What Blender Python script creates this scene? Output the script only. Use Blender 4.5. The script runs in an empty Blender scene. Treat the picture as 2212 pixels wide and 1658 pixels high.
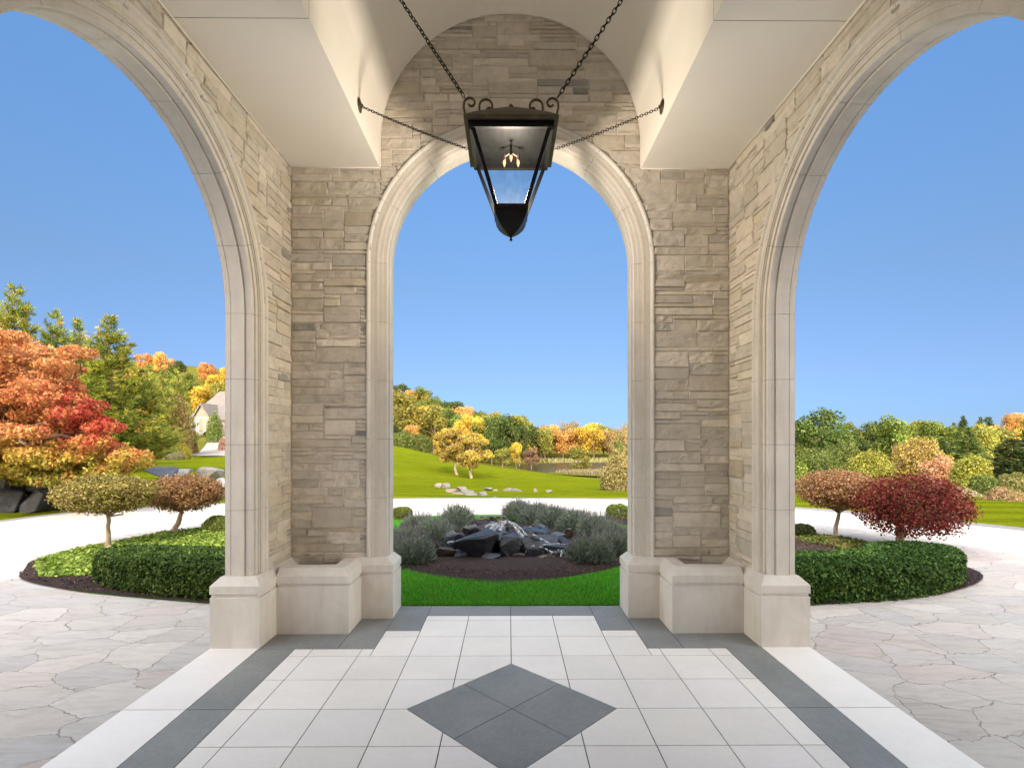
import bpy, bmesh, math, random
import numpy as np
from mathutils import Vector, Matrix, noise
R = math.radians
rnd = random.Random(7)
nr = np.random.default_rng(11)
sc = bpy.context.scene
COL = sc.collection

# ------------------------------------------------------------------ camera
F = 1127.0                      # focal length in units of a 2212 px wide picture
YAW = 0.0065
CAMX, CAMZ = -0.02, 1.7
cam_d = bpy.data.cameras.new('camera')
cam = bpy.data.objects.new('camera', cam_d); COL.objects.link(cam)
cam.location = (CAMX, 0, CAMZ)
cam.rotation_euler = (R(90), 0, -YAW)
cam_d.sensor_width = 36; cam_d.lens = 36*F/2212
cam_d.shift_y = (948-829)/2212
cam_d.clip_end = 3000; cam_d.clip_start = .05
sc.camera = cam

# ------------------------------------------------------------------ light
SUN_EL, SUN_AZ = R(38), R(2.0)          # the sun stands behind the house, a touch to its left
w = bpy.data.worlds.new('World'); sc.world = w; w.use_nodes = True
nt = w.node_tree; nt.nodes.clear()
sky = nt.nodes.new('ShaderNodeTexSky'); sky.sky_type = 'NISHITA'; sky.sun_disc = False
sky.sun_elevation = SUN_EL; sky.sun_rotation = math.pi + SUN_AZ
sky.air_density = 1.0; sky.dust_density = 0.3; sky.ozone_density = 2.0; sky.altitude = 300
bg = nt.nodes.new('ShaderNodeBackground'); bg.inputs[1].default_value = 0.15
wo = nt.nodes.new('ShaderNodeOutputWorld')
# deep-blue sky opposite the sun; zenith and sun's side brightened, unseen, to fill shade
def wn(t, **k):
    a = nt.nodes.new(t)
    for q, v in k.items(): setattr(a, q, v)
    return a
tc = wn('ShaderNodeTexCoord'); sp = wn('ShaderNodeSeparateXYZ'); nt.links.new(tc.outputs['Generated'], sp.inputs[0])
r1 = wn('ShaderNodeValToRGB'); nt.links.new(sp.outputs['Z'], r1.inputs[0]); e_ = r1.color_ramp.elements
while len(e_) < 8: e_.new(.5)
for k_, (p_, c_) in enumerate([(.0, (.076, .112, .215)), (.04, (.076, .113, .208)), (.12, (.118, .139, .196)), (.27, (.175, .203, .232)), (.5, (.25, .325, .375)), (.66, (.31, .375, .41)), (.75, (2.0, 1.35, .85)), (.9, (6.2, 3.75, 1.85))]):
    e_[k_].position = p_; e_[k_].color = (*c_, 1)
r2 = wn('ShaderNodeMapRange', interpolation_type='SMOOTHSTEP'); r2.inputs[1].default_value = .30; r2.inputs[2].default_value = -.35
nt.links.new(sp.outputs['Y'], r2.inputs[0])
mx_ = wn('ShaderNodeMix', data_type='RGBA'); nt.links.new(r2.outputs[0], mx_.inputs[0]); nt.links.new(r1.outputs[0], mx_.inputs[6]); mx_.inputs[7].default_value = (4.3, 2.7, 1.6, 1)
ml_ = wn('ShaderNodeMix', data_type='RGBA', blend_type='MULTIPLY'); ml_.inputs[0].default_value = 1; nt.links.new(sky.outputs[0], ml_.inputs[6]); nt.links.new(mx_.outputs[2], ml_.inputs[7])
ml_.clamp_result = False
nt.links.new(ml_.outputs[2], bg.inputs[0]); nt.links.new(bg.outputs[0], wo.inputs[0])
sd = bpy.data.lights.new('sun', 'SUN'); sd.energy = .9; sd.angle = R(.5); sd.color = (1, .93, .82)
so = bpy.data.objects.new('sun', sd); COL.objects.link(so)
sdir = Vector((math.sin(SUN_AZ)*math.cos(SUN_EL), math.cos(SUN_AZ)*math.cos(SUN_EL), -math.sin(SUN_EL)))
so.rotation_euler = sdir.to_track_quat('-Z', 'Y').to_euler()
vs = sc.view_settings; vs.view_transform = 'Standard'; vs.look = 'None'; vs.gamma = 1
vs.exposure = 2.12
sc.cycles.max_bounces = 10; sc.cycles.diffuse_bounces = 6; sc.cycles.transparent_max_bounces = 16
sc.cycles.transmission_bounces = 8; sc.cycles.glossy_bounces = 3
sc.cycles.use_denoising = True; sc.cycles.sample_clamp_indirect = 6

# ------------------------------------------------------------------ helpers
def pt(x, y, Y):
    """the point at distance Y that stands at (x, y) of the 2212 px picture"""
    cx = (x-1106)/F; ca, sa = math.cos(YAW), math.sin(YAW)
    dx, dy = cx*ca+sa, ca-cx*sa
    k = Y/dy
    return Vector((CAMX+dx*k, Y, CAMZ+(948-y)/F*k))
def gp(x, y, z=0.0):
    cx = (x-1106)/F; ca, sa = math.cos(YAW), math.sin(YAW)
    dx, dy = cx*ca+sa, ca-cx*sa
    k = (CAMZ-z)/((y-948)/F)
    return Vector((CAMX+dx*k, dy*k, z))
def tag(o, label=None, cat=None, group=None, kind=None):
    if label: o['label'] = label
    if cat: o['category'] = cat
    if group: o['group'] = group
    if kind: o['kind'] = kind
    return o
def thing(name, label, cat, loc=(0, 0, 0), rz=0, group=None):
    o = bpy.data.objects.new(name, None); COL.objects.link(o)
    o.location = loc; o.rotation_euler = (0, 0, rz); o.empty_display_size = .2
    return tag(o, label, cat, group)
def link(name, me, parent=None):
    o = bpy.data.objects.new(name, me); COL.objects.link(o)
    if parent: o.parent = parent
    return o
def mesh_np(name, V, Fc, mats, midx=None, col=None, smooth=False, quads=True):
    """fast mesh from arrays; Fc is (n,3) or (n,4)"""
    V = np.asarray(V, np.float32); Fc = np.asarray(Fc, np.int32)
    me = bpy.data.meshes.new(name)
    me.vertices.add(len(V)); me.vertices.foreach_set('co', V.ravel())
    k = Fc.shape[1]; n = len(Fc)
    me.loops.add(n*k); me.loops.foreach_set('vertex_index', Fc.ravel())
    me.polygons.add(n); me.polygons.foreach_set('loop_start', np.arange(0, n*k, k, dtype=np.int32))
    me.polygons.foreach_set('loop_total', np.full(n, k, np.int32))
    for m in (mats if isinstance(mats, (list, tuple)) else [mats]): me.materials.append(m)
    if midx is not None: me.polygons.foreach_set('material_index', np.asarray(midx, np.int32))
    me.update(calc_edges=True)
    if col is not None:
        a = me.color_attributes.new('col', 'FLOAT_COLOR', 'POINT')
        c = np.ones((len(V), 4), np.float32); c[:, :3] = col; a.data.foreach_set('color', c.ravel())
    if smooth: me.polygons.foreach_set('use_smooth', np.ones(n, bool))
    return me
class MB:
    """mesh builder with mixed polygons"""
    def __init__(s): s.v = []; s.f = []; s.m = []; s.c = []; s.tone = (1, 1, 1)
    def add(s, vs, fs, m=0):
        b = len(s.v); s.v += [tuple(p) for p in vs]; s.f += [tuple(i+b for i in f) for f in fs]; s.m += [m]*len(fs)
        s.c += [s.tone]*len(vs); return b
    def box(s, x0, y0, z0, x1, y1, z1, m=0):
        s.add([(x0,y0,z0),(x1,y0,z0),(x1,y1,z0),(x0,y1,z0),(x0,y0,z1),(x1,y0,z1),(x1,y1,z1),(x0,y1,z1)],
              [(0,3,2,1),(4,5,6,7),(0,1,5,4),(1,2,6,5),(2,3,7,6),(3,0,4,7)], m)
    def frustum(s, a, b, m=0):   # two rects (x0,y0,x1,y1,z)
        s.add([(a[0],a[1],a[4]),(a[2],a[1],a[4]),(a[2],a[3],a[4]),(a[0],a[3],a[4]),
               (b[0],b[1],b[4]),(b[2],b[1],b[4]),(b[2],b[3],b[4]),(b[0],b[3],b[4])],
              [(0,3,2,1),(4,5,6,7),(0,1,5,4),(1,2,6,5),(2,3,7,6),(3,0,4,7)], m)
    def tube(s, pts, rad, n=8, m=0, caps=True, flat=1.0, up=None):
        pts = [Vector(p) for p in pts]
        rads = rad if isinstance(rad, (list, tuple)) else [rad]*len(pts)
        rings = []; prev = None
        for i, p in enumerate(pts):
            d = (pts[min(i+1, len(pts)-1)]-pts[max(i-1, 0)]).normalized()
            if prev is None:
                a = Vector(up) if up else (Vector((0, 0, 1)) if abs(d.z) < .9 else Vector((1, 0, 0)))
                u = d.cross(a).normalized()
            else:
                u = (prev-d*prev.dot(d)).normalized()
            prev = u; v = d.cross(u)
            rings.append([p+(u*math.cos(t)*flat+v*math.sin(t))*rads[i] for t in [2*math.pi*k/n for k in range(n)]])
        vs = [q for r in rings for q in r]; fs = []
        for i in range(len(pts)-1):
            for k in range(n):
                fs.append((i*n+k, i*n+(k+1) % n, (i+1)*n+(k+1) % n, (i+1)*n+k))
        if caps: fs.append(tuple(range(n-1, -1, -1))); fs.append(tuple(range((len(pts)-1)*n, len(pts)*n)))
        s.add(vs, fs, m)
    def lathe(s, c, prof, n=16, m=0):
        vs = []; fs = []
        for r, z in prof: vs += [(c[0]+r*math.cos(2*math.pi*k/n), c[1]+r*math.sin(2*math.pi*k/n), c[2]+z) for k in range(n)]
        for i in range(len(prof)-1):
            for k in range(n): fs.append((i*n+k, i*n+(k+1) % n, (i+1)*n+(k+1) % n, (i+1)*n+k))
        s.add(vs, fs, m)
    def build(s, name, mats, parent=None, smooth=False, bevel=0, col=False):
        me = bpy.data.meshes.new(name); me.from_pydata(s.v, [], s.f)
        for m in (mats if isinstance(mats, (list, tuple)) else [mats]): me.materials.append(m)
        me.polygons.foreach_set('material_index', s.m)
        if smooth: me.polygons.foreach_set('use_smooth', [True]*len(s.f))
        if col:
            a = me.color_attributes.new('col', 'FLOAT_COLOR', 'POINT')
            a.data.foreach_set('color', [x for c in s.c for x in (*c, 1)])
        me.update()
        bm = bmesh.new(); bm.from_mesh(me); bmesh.ops.recalc_face_normals(bm, faces=bm.faces); bm.to_mesh(me); bm.free()
        o = link(name, me, parent)
        if bevel:
            b = o.modifiers.new('b', 'BEVEL'); b.width = bevel; b.segments = 2; b.limit_method = 'ANGLE'; b.angle_limit = R(30)
        return o

# ------------------------------------------------------------------ materials
def new_mat(name):
    m = bpy.data.materials.new(name); m.use_nodes = True; n = m.node_tree; n.nodes.clear()
    out = n.nodes.new('ShaderNodeOutputMaterial'); p = n.nodes.new('ShaderNodeBsdfPrincipled')
    n.links.new(p.outputs[0], out.inputs[0]); return m, n, p, out
def N(n, t, **k):
    a = n.nodes.new(t)
    for q, v in k.items():
        if q.startswith('i_'): a.inputs[q[2:].replace('_', ' ')].default_value = v
        else: setattr(a, q, v)
    return a
def mixc(n, f, a, b, mode='MIX'):
    m = n.nodes.new('ShaderNodeMix'); m.data_type = 'RGBA'; m.blend_type = mode
    for s, v in ((0, f), (6, a), (7, b)):
        if hasattr(v, 'is_linked') or hasattr(v, 'links'): n.links.new(v, m.inputs[s])
        elif s == 0: m.inputs[0].default_value = v
        else: m.inputs[s].default_value = (*v, 1) if len(v) == 3 else v
    return m.outputs[2]
def ramp(n, src, stops):
    r = n.nodes.new('ShaderNodeValToRGB'); n.links.new(src, r.inputs[0]); e = r.color_ramp.elements
    while len(e) < len(stops): e.new(.5)
    for k, (p, c) in enumerate(stops): e[k].position = p; e[k].color = (*c, 1) if len(c) == 3 else c
    return r.outputs[0]
def coords(n, scale=(1, 1, 1), kind='Object'):
    tc = n.nodes.new('ShaderNodeTexCoord'); mp = n.nodes.new('ShaderNodeMapping'); mp.inputs['Scale'].default_value = scale
    n.links.new(tc.outputs[kind], mp.inputs[0]); return mp.outputs[0]
def ntex(n, vec, scale, detail=5, rough=.6, dist=0):
    t = N(n, 'ShaderNodeTexNoise'); t.inputs['Scale'].default_value = scale; t.inputs['Detail'].default_value = detail
    t.inputs['Roughness'].default_value = rough; t.inputs['Distortion'].default_value = dist
    n.links.new(vec, t.inputs['Vector']); return t.outputs['Fac']
def bump(n, p, h, strength=.3, dist=.01, prev=None):
    b = n.nodes.new('ShaderNodeBump'); b.inputs['Strength'].default_value = strength; b.inputs['Distance'].default_value = dist
    n.links.new(h, b.inputs['Height'])
    if prev: n.links.new(prev, b.inputs['Normal'])
    n.links.new(b.outputs[0], p.inputs['Normal']); return b.outputs[0]
def simple(name, c1, c2=None, rough=.7, scale=8, bstr=.2, bdist=.003, bscale=60, metal=0, spec=.5, attr=False, scl=(1, 1, 1)):
    m, n, p, out = new_mat(name); c2 = c2 or tuple(x*.8 for x in c1)
    v = coords(n, scl)
    c = ramp(n, ntex(n, v, scale, 6, .65), [(.3, c2), (.7, c1)])
    if attr:
        a = N(n, 'ShaderNodeVertexColor', layer_name='col'); c = mixc(n, 1.0, c, a.outputs[0], 'MULTIPLY')
    n.links.new(c, p.inputs['Base Color']); p.inputs['Roughness'].default_value = rough; p.inputs['Metallic'].default_value = metal
    p.inputs['Specular IOR Level'].default_value = spec
    if bstr: bump(n, p, ntex(n, v, bscale, 6, .7), bstr, bdist)
    return m
def leafmat(name, trans=.3, rough=.55, spec=.25):
    m, n, p, out = new_mat(name)
    a = N(n, 'ShaderNodeVertexColor', layer_name='col')
    oi = n.nodes.new('ShaderNodeObjectInfo')
    hs = n.nodes.new('ShaderNodeHueSaturation')
    mr = N(n, 'ShaderNodeMapRange'); mr.inputs[3].default_value = .488; mr.inputs[4].default_value = .512
    mv = N(n, 'ShaderNodeMapRange'); mv.inputs[3].default_value = .74; mv.inputs[4].default_value = 1.0
    n.links.new(oi.outputs['Random'], mr.inputs[0]); n.links.new(oi.outputs['Random'], mv.inputs[0])
    n.links.new(mr.outputs[0], hs.inputs['Hue']); n.links.new(mv.outputs[0], hs.inputs['Value'])
    n.links.new(a.outputs[0], hs.inputs['Color'])
    c = hs.outputs[0]
    n.links.new(c, p.inputs['Base Color']); p.inputs['Roughness'].default_value = rough; p.inputs['Specular IOR Level'].default_value = spec
    t = n.nodes.new('ShaderNodeBsdfTranslucent'); n.links.new(c, t.inputs[0])
    mx = n.nodes.new('ShaderNodeMixShader'); mx.inputs[0].default_value = trans
    n.links.new(p.outputs[0], mx.inputs[1]); n.links.new(t.outputs[0], mx.inputs[2]); n.links.new(mx.outputs[0], out.inputs[0])
    return m
M = {}
M['leaf'] = leafmat('leaf'); M['needle'] = leafmat('needle', .12, .6, .2)
M['limestone'] = simple('limestone', (.76, .70, .63), (.66, .605, .535), .8, 3, .25, .002, 90)
def limestone_mat():
    m, n, p, out = new_mat('limestone'); v = coords(n); sv = coords(n, (3, 3, .5))
    c = ramp(n, ntex(n, v, 2.4, 8, .68, .4), [(.3, (.62, .58, .53)), (.7, (.75, .71, .66))])
    c = mixc(n, .35, c, ramp(n, ntex(n, sv, 3.2, 6, .7, .3), [(.3, (.74, .71, .66)), (.6, (1, 1, 1))]), 'MULTIPLY')
    c = mixc(n, .5, c, ramp(n, ntex(n, v, 150, 3, .8), [(.28, (.55, .5, .45)), (.38, (1, 1, 1))]), 'MULTIPLY')
    n.links.new(c, p.inputs['Base Color']); p.inputs['Roughness'].default_value = .8; p.inputs['Specular IOR Level'].default_value = .3
    bump(n, p, ntex(n, v, 110, 7, .75), .35, .002); return m
M['limestone'] = limestone_mat()
M['limestone_seam'] = simple('limestone_seam', (.2, .18, .15), rough=.9)
M['plaster'] = simple('plaster', (.87, .825, .755), (.82, .775, .705), .85, 1.3, .2, .002, 160)
M['mortar'] = simple('mortar', (.66, .61, .53), (.56, .51, .44), .95, 30, .4, .003, 120)
M['seam'] = simple('seam', (.07, .06, .05), rough=1, bstr=0)
M['bark'] = simple('bark', (.22, .15, .10), (.09, .06, .045), .9, 20, .7, .01, 50, scl=(1, 1, .25))
M['bark_pale'] = simple('bark_pale', (.42, .33, .24), (.2, .15, .1), .9, 20, .7, .008, 50, scl=(1, 1, .25))
M['iron'] = simple('iron', (.016, .016, .016), (.009, .009, .010), .5, 12, .2, .002, 60, metal=.7)
M['bronze'] = simple('bronze', (.13, .105, .07), (.06, .052, .04), .5, 9, .2, .002, 50, metal=.75)
M['slate_rock'] = simple('slate_rock', (1, 1, 1), (.4, .4, .46), .24, 7, .8, .02, 9, attr=True, scl=(1, 1, 2.5))
M['dry_rock'] = simple('dry_rock', (1, 1, 1), (.6, .6, .6), .85, 5, .9, .03, 7, attr=True)
M['mulch'] = simple('mulch', (.05, .024, .02), (.012, .007, .007), .95, 60, .9, .02, 80)
M['chip'] = simple('chip', (1, 1, 1), (.6, .6, .6), .85, 40, 0, attr=True)
M['soil'] = simple('soil', (.09, .06, .035), (.03, .02, .013), .95, 30, .8, .02, 60)

def stone_mat():
    m, n, p, out = new_mat('stone_facing')
    a = N(n, 'ShaderNodeVertexColor', layer_name='col'); v = coords(n)
    f = ntex(n, v, 9, 8, .7, .4)
    c = ramp(n, f, [(.25, (.74, .70, .65)), (.5, (.98, .96, .94)), (.8, (1.12, 1.08, 1.0))])
    c = mixc(n, 1.0, c, a.outputs[0], 'MULTIPLY')
    n.links.new(c, p.inputs['Base Color']); p.inputs['Roughness'].default_value = .9; p.inputs['Specular IOR Level'].default_value = .25
    b = bump(n, p, ntex(n, v, 22, 8, .72, .6), .65, .012); bump(n, p, ntex(n, v, 130, 5, .7), .35, .003, b)
    return m
M['stone'] = stone_mat()
def tile_mat(name, c1, c2, rough, bscale, bs):
    m, n, p, out = new_mat(name); v = coords(n)
    a = N(n, 'ShaderNodeVertexColor', layer_name='col')
    f = ntex(n, v, 2.2, 6, .6, .3); g = ntex(n, v, 40, 5, .7)
    c = ramp(n, f, [(.3, c2), (.7, c1)]); c = mixc(n, .12, c, ramp(n, g, [(.3, (0, 0, 0)), (.7, (1, 1, 1))]), 'OVERLAY')
    c = mixc(n, 1.0, c, a.outputs[0], 'MULTIPLY')
    n.links.new(c, p.inputs['Base Color']); p.inputs['Roughness'].default_value = rough
    bump(n, p, ntex(n, v, bscale, 6, .7), bs, .003); return m
M['tile'] = tile_mat('tile', (.86, .815, .775), (.79, .75, .715), .6, 90, .12)
M['blue_tile'] = tile_mat('blue_tile', (.27, .275, .27), (.20, .21, .21), .6, 70, .5)
M['grout'] = simple('grout', (.11, .10, .085), rough=1)
def flag_mat():
    m, n, p, out = new_mat('flagstone'); v = coords(n, (1, 1, 1))
    nz = N(n, 'ShaderNodeTexNoise'); nz.inputs['Scale'].default_value = 1.15; nz.inputs['Detail'].default_value = 7; nz.inputs['Roughness'].default_value = .62
    n.links.new(v, nz.inputs['Vector'])
    dv = N(n, 'ShaderNodeVectorMath', operation='MULTIPLY_ADD'); dv.inputs[1].default_value = (.5, .5, 0)
    n.links.new(nz.outputs['Color'], dv.inputs[0]); n.links.new(v, dv.inputs[2])
    mp = N(n, 'ShaderNodeMapping'); mp.inputs['Scale'].default_value = (2.0, 3.0, 1); mp.inputs['Rotation'].default_value = (0, 0, .25); n.links.new(dv.outputs[0], mp.inputs[0])
    ve = N(n, 'ShaderNodeTexVoronoi', voronoi_dimensions='2D', feature='DISTANCE_TO_EDGE'); ve.inputs['Scale'].default_value = 1.0
    vc = N(n, 'ShaderNodeTexVoronoi', voronoi_dimensions='2D', feature='F1'); vc.inputs['Scale'].default_value = 1.0
    n.links.new(mp.outputs[0], ve.inputs['Vector']); n.links.new(mp.outputs[0], vc.inputs['Vector'])
    sep = n.nodes.new('ShaderNodeSeparateColor'); n.links.new(vc.outputs['Color'], sep.inputs[0])
    c = ramp(n, sep.outputs[0], [(0, (.49, .45, .415)), (.25, (.56, .515, .475)), (.45, (.50, .475, .455)), (.6, (.60, .555, .51)), (.8, (.53, .46, .425)), (1, (.475, .465, .455))])
    sv = coords(n, (.6, 2.2, 1)); st = ntex(n, sv, 5, 9, .72, 1.2)
    c = mixc(n, .6, c, ramp(n, st, [(.3, (.66, .64, .62)), (.55, (1, 1, 1)), (.8, (1.05, 1.04, 1.02))]), 'MULTIPLY')
    jw = N(n, 'ShaderNodeMapRange'); jw.inputs[1].default_value = .002; jw.inputs[2].default_value = .013
    ad = N(n, 'ShaderNodeMath', operation='MULTIPLY_ADD'); ad.inputs[1].default_value = -.035; n.links.new(ntex(n, v, 3.5, 5, .6), ad.inputs[0]); 
    ad2 = N(n, 'ShaderNodeMath', operation='ADD'); ad2.inputs[1].default_value = .0175; n.links.new(ve.outputs['Distance'], ad.inputs[2]); n.links.new(ad.outputs[0], ad2.inputs[0])
    n.links.new(ad2.outputs[0], jw.inputs[0])
    c = mixc(n, jw.outputs[0], (.29, .26, .22), c)
    n.links.new(c, p.inputs['Base Color']); p.inputs['Roughness'].default_value = .85; p.inputs['Specular IOR Level'].default_value = .04
    b = bump(n, p, jw.outputs[0], .5, .01); bump(n, p, st, .5, .02, b)
    return m
M['flag'] = flag_mat()
def grass_mat(name, a_, b_, stripes=False, attr=False):
    m, n, p, out = new_mat(name); v = coords(n)
    f = ntex(n, v, .35, 6, .7); g = ntex(n, v, 14, 6, .75)
    c = ramp(n, f, [(.3, b_), (.7, a_)])
    c = mixc(n, .75, c, ramp(n, g, [(.3, (.45, .5, .4)), (.7, (1.25, 1.2, 1.1))]), 'MULTIPLY')
    if stripes:
        mp = N(n, 'ShaderNodeMapping'); mp.inputs['Rotation'].default_value = (0, 0, R(8)); tc = coords(n); n.links.new(tc, mp.inputs[0])
        wv = N(n, 'ShaderNodeTexWave', bands_direction='Y'); wv.inputs['Scale'].default_value = .30; wv.inputs['Distortion'].default_value = 1.2; wv.inputs['Detail'].default_value = 3; wv.inputs['Detail Scale'].default_value = 2.5
        n.links.new(mp.outputs[0], wv.inputs['Vector'])
        c = mixc(n, .45, c, ramp(n, wv.outputs['Fac'], [(.25, (.55, .66, .5)), (.7, (1.35, 1.2, 1.2))]), 'MULTIPLY')
    n.links.new(c, p.inputs['Base Color']); p.inputs['Roughness'].default_value = .8; p.inputs['Specular IOR Level'].default_value = 0
    bump(n, p, ntex(n, v, 45, 5, .8), .8, .04); return m
M['lawn'] = grass_mat('lawn', (.155, .18, .010), (.10, .135, .007), True)
M['lawn_near'] = grass_mat('lawn_near', (.09, .36, .025), (.06, .27, .02))
M['meadow'] = grass_mat('meadow', (.15, .14, .03), (.09, .10, .02))
def water_mat():
    m, n, p, out = new_mat('pond'); v = coords(n, (1, .3, 1))
    p.inputs['Base Color'].default_value = (.055, .045, .018, 1); p.inputs['Roughness'].default_value = .25; p.inputs['Specular IOR Level'].default_value = .03
    bump(n, p, ntex(n, v, 1.5, 3, .5), .06, .05); return m
M['pond'] = water_mat()
def glass_mat():
    m, n, p, out = new_mat('lantern_glass')
    t = n.nodes.new('ShaderNodeBsdfTransparent'); v = coords(n, (1, 1, .35))
    n.links.new(ramp(n, ntex(n, v, 26, 3, .5, .6), [(.35, (.80, .83, .82)), (.65, (.95, .96, .96))]), t.inputs[0])
    p.inputs['Base Color'].default_value = (.12, .13, .12, 1); p.inputs['Roughness'].default_value = .5; p.inputs['Specular IOR Level'].default_value = .1
    mx = n.nodes.new('ShaderNodeMixShader'); mx.inputs[0].default_value = .03; n.links.new(t.outputs[0], mx.inputs[1]); n.links.new(p.outputs[0], mx.inputs[2])
    n.links.new(mx.outputs[0], out.inputs[0]); return m
M['glass'] = glass_mat()
def emit(name, c, s):
    m = bpy.data.materials.new(name); m.use_nodes = True; n = m.node_tree; n.nodes.clear()
    e = n.nodes.new('ShaderNodeEmission'); e.inputs[0].default_value = (*c, 1); e.inputs[1].default_value = s
    o = n.nodes.new('ShaderNodeOutputMaterial'); n.links.new(e.outputs[0], o.inputs[0]); return m

# ------------------------------------------------------------------ leaf clouds
def leaf_quads(P, size, col, nrm=None, spread=1.0, aspect=1.6, jit=.25, droop=None):
    """P (n,3) centres, size scalar or (n,), col (n,3): a pointed leaf (one quad) at each point"""
    n = len(P)
    a = nr.normal(size=(n, 3))
    if nrm is not None: a = nrm*(1.0/max(spread, .01))+a*.8
    a /= np.linalg.norm(a, axis=1)[:, None]+1e-9
    b = nr.normal(size=(n, 3))
    if droop is not None: b = b*.6+droop
    b -= a*np.sum(a*b, 1)[:, None]; b /= np.linalg.norm(b, axis=1)[:, None]+1e-9
    c = np.cross(a, b); s = (np.ones(n)*size*(1+jit*nr.normal(size=n)).clip(.4, 1.8))[:, None]
    V = np.stack([P-b*s*.5*aspect, P+c*s*.5, P+b*s*.5*aspect, P-c*s*.5], 1).reshape(-1, 3)
    Fq = np.arange(n*4).reshape(n, 4)
    C = np.repeat(col, 4, 0)
    return V, Fq, C
def pal(n, cols, w=None, var=.25):
    cols = np.array(cols, float); k = nr.choice(len(cols), n, p=w)
    c = cols[k]*(1+var*nr.normal(size=(n, 1))).clip(.35, 1.9)
    return c.clip(0.002, 1)
def ellipsoid_pts(n, c, r, shell=.35, lower=-1.0):
    d = nr.normal(size=(n*2, 3)); d /= np.linalg.norm(d, axis=1)[:, None]; d = d[d[:, 2] > lower][:n]
    while len(d) < n: d = np.concatenate([d, d])[:n]
    rad = 1-shell*nr.random(len(d))**1.4
    if n > 900:
        o_ = float(nr.random()*40); rad = rad*(1+np.array([noise.noise(Vector((v[0]*3.2+o_, v[1]*3.2, v[2]*3.2)))*.16+noise.noise(Vector((v[0]*9, v[1]*9+o_, v[2]*9)))*.09 for v in d]))
    return np.array(c)+d*rad[:, None]*np.array(r), d
def crown_mesh(name, blobs, n, size, cols, w=None, var=.25, shell=.5, aspect=1.5, mat='leaf', tint=None, droop=None, spread=1.3):
    vol = np.array([b[1][0]*b[1][1]+b[1][0]*b[1][2] for b in blobs]); vol = vol/vol.sum()
    Ps, Ds, T = [], [], []
    for (c, r), q in zip(blobs, vol):
        k = max(8, int(n*q)); p, d = ellipsoid_pts(k, c, r, shell); Ps.append(p); Ds.append(d); T.append(np.full(k, nr.normal()*.13))
    P = np.concatenate(Ps); D = np.concatenate(Ds); C = pal(len(P), cols, w, var)*(1+np.concatenate(T))[:, None]
    if tint is not None: C = tint(P, C)
    V, Fq, C = leaf_quads(P, size, C, D, spread, aspect, droop=droop)
    return mesh_np(name, V, Fq, M[mat], col=C)
def limb(mb, a, b, r0, r1, wob=.06, n=6, seg=5):
    a, b = Vector(a), Vector(b); L = (b-a).length; pts = []
    for i in range(seg+1):
        t = i/seg; q = a.lerp(b, t)
        if 0 < i < seg: q += Vector((rnd.gauss(0, 1), rnd.gauss(0, 1), rnd.gauss(0, .5)))*wob*L*.5
        pts.append(q)
    mb.tube(pts, [r0+(r1-r0)*i/seg for i in range(seg+1)], n); return pts

# ================================================================== STRUCTURE
# ---------- terrain
ctrl = []
def cg(x, y, Y): p = pt(x, y, Y); ctrl.append((p.x, p.y, p.z))
for X in (-14, -7, 0, 7, 14, 20):
    for Y in (-12, -2, 6, 12): ctrl.append((X, Y, -.06 if abs(X) < 12 else 0))
for a in [(850,1077,15),(1106,1077,15),(1358,1076,15),(985,1026,38),(920,1035,30),(850,1000,38),(850,1040,24),(1100,1046,30),(1200,1052,26),(1300,1064,20),
          (850,962,60),(925,980,60),(985,997,58),(1050,1005,52),(1100,1011,48),(1200,1029,40),(1300,1047,31),(1345,1060,25)]: cg(*a)
for X, Y, z in [(5,70,-3.6),(12,62,-3.6),(20,70,-3.6),(12,85,-3.6),(25,100,-3.4),(5,100,-3.3),(16,52,-2.9),(26,60,-2.6),(34,80,-2.5),(-6,95,-2.2),(-12,78,-.6),
                (-23,95,1.5),(10,120,-2.9),(35,120,-2.9),(-38,180,11.8),(-30,140,5),(-24,170,7.5),(-14,160,0.5),(0,150,-1.8),(20,145,-2.4),(34,140,-2.6),(0,200,-1),(-40,230,16),(40,220,0),
                (60,60,-2.5),(50,45,-1.6),(75,80,-2.5),(100,120,-2.5),(80,180,-1),(150,180,0),(150,100,-2),(200,220,6),(120,240,3),
                (22,20,-.2),(28,30,-.9),(16,24,-.5),(12,17,-.08),(40,30,-1),(50,20,-.8),
                (-150,300,44),(-200,260,46),(-120,220,22),(-170,200,27),(-110,160,9),(-80,120,3.2),(-66,120,2.8),(-58,120,2.8),(-100,120,4),(-140,140,8),(-200,150,15),(-80,260,26),
                (-40,20,1.4),(-25,22,1.2),(-18,16,.75),(-60,40,2.0),(-30,10,1.0),(-80,60,3),(0,300,-3),(60,300,-3),(150,320,2),(-60,330,22),(0,420,-8),(120,420,-8),(-120,450,20),(-300,450,20),(300,420,-5),(0,600,-12),(300,700,-12),(-300,700,0),(500,300,-5),(-500,300,20),(0,900,-15)]: ctrl.append((X, Y, z))
for a in [(488,1030,22),(400,1026,22),(300,1024,22),(488,1008,34),(488,990,55),(430,986,60),(300,985,60),(488,960,90),(430,955,100),(300,950,100)]: cg(*a)
CT = np.array(ctrl)
def tps_fit(P, z, lam=.4):
    n = len(P); d = np.linalg.norm(P[:, None]-P[None], axis=2); K = np.where(d > 0, d*d*np.log(d+1e-9), 0)+np.eye(n)*lam*10
    A = np.zeros((n+3, n+3)); A[:n, :n] = K; A[:n, n] = 1; A[:n, n+1:] = P; A[n, :n] = 1; A[n+1:, :n] = P.T
    return np.linalg.solve(A, np.concatenate([z, [0, 0, 0]]))
S_ = 10.0
TW = tps_fit(CT[:, :2]/S_, CT[:, 2], .003)
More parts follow.
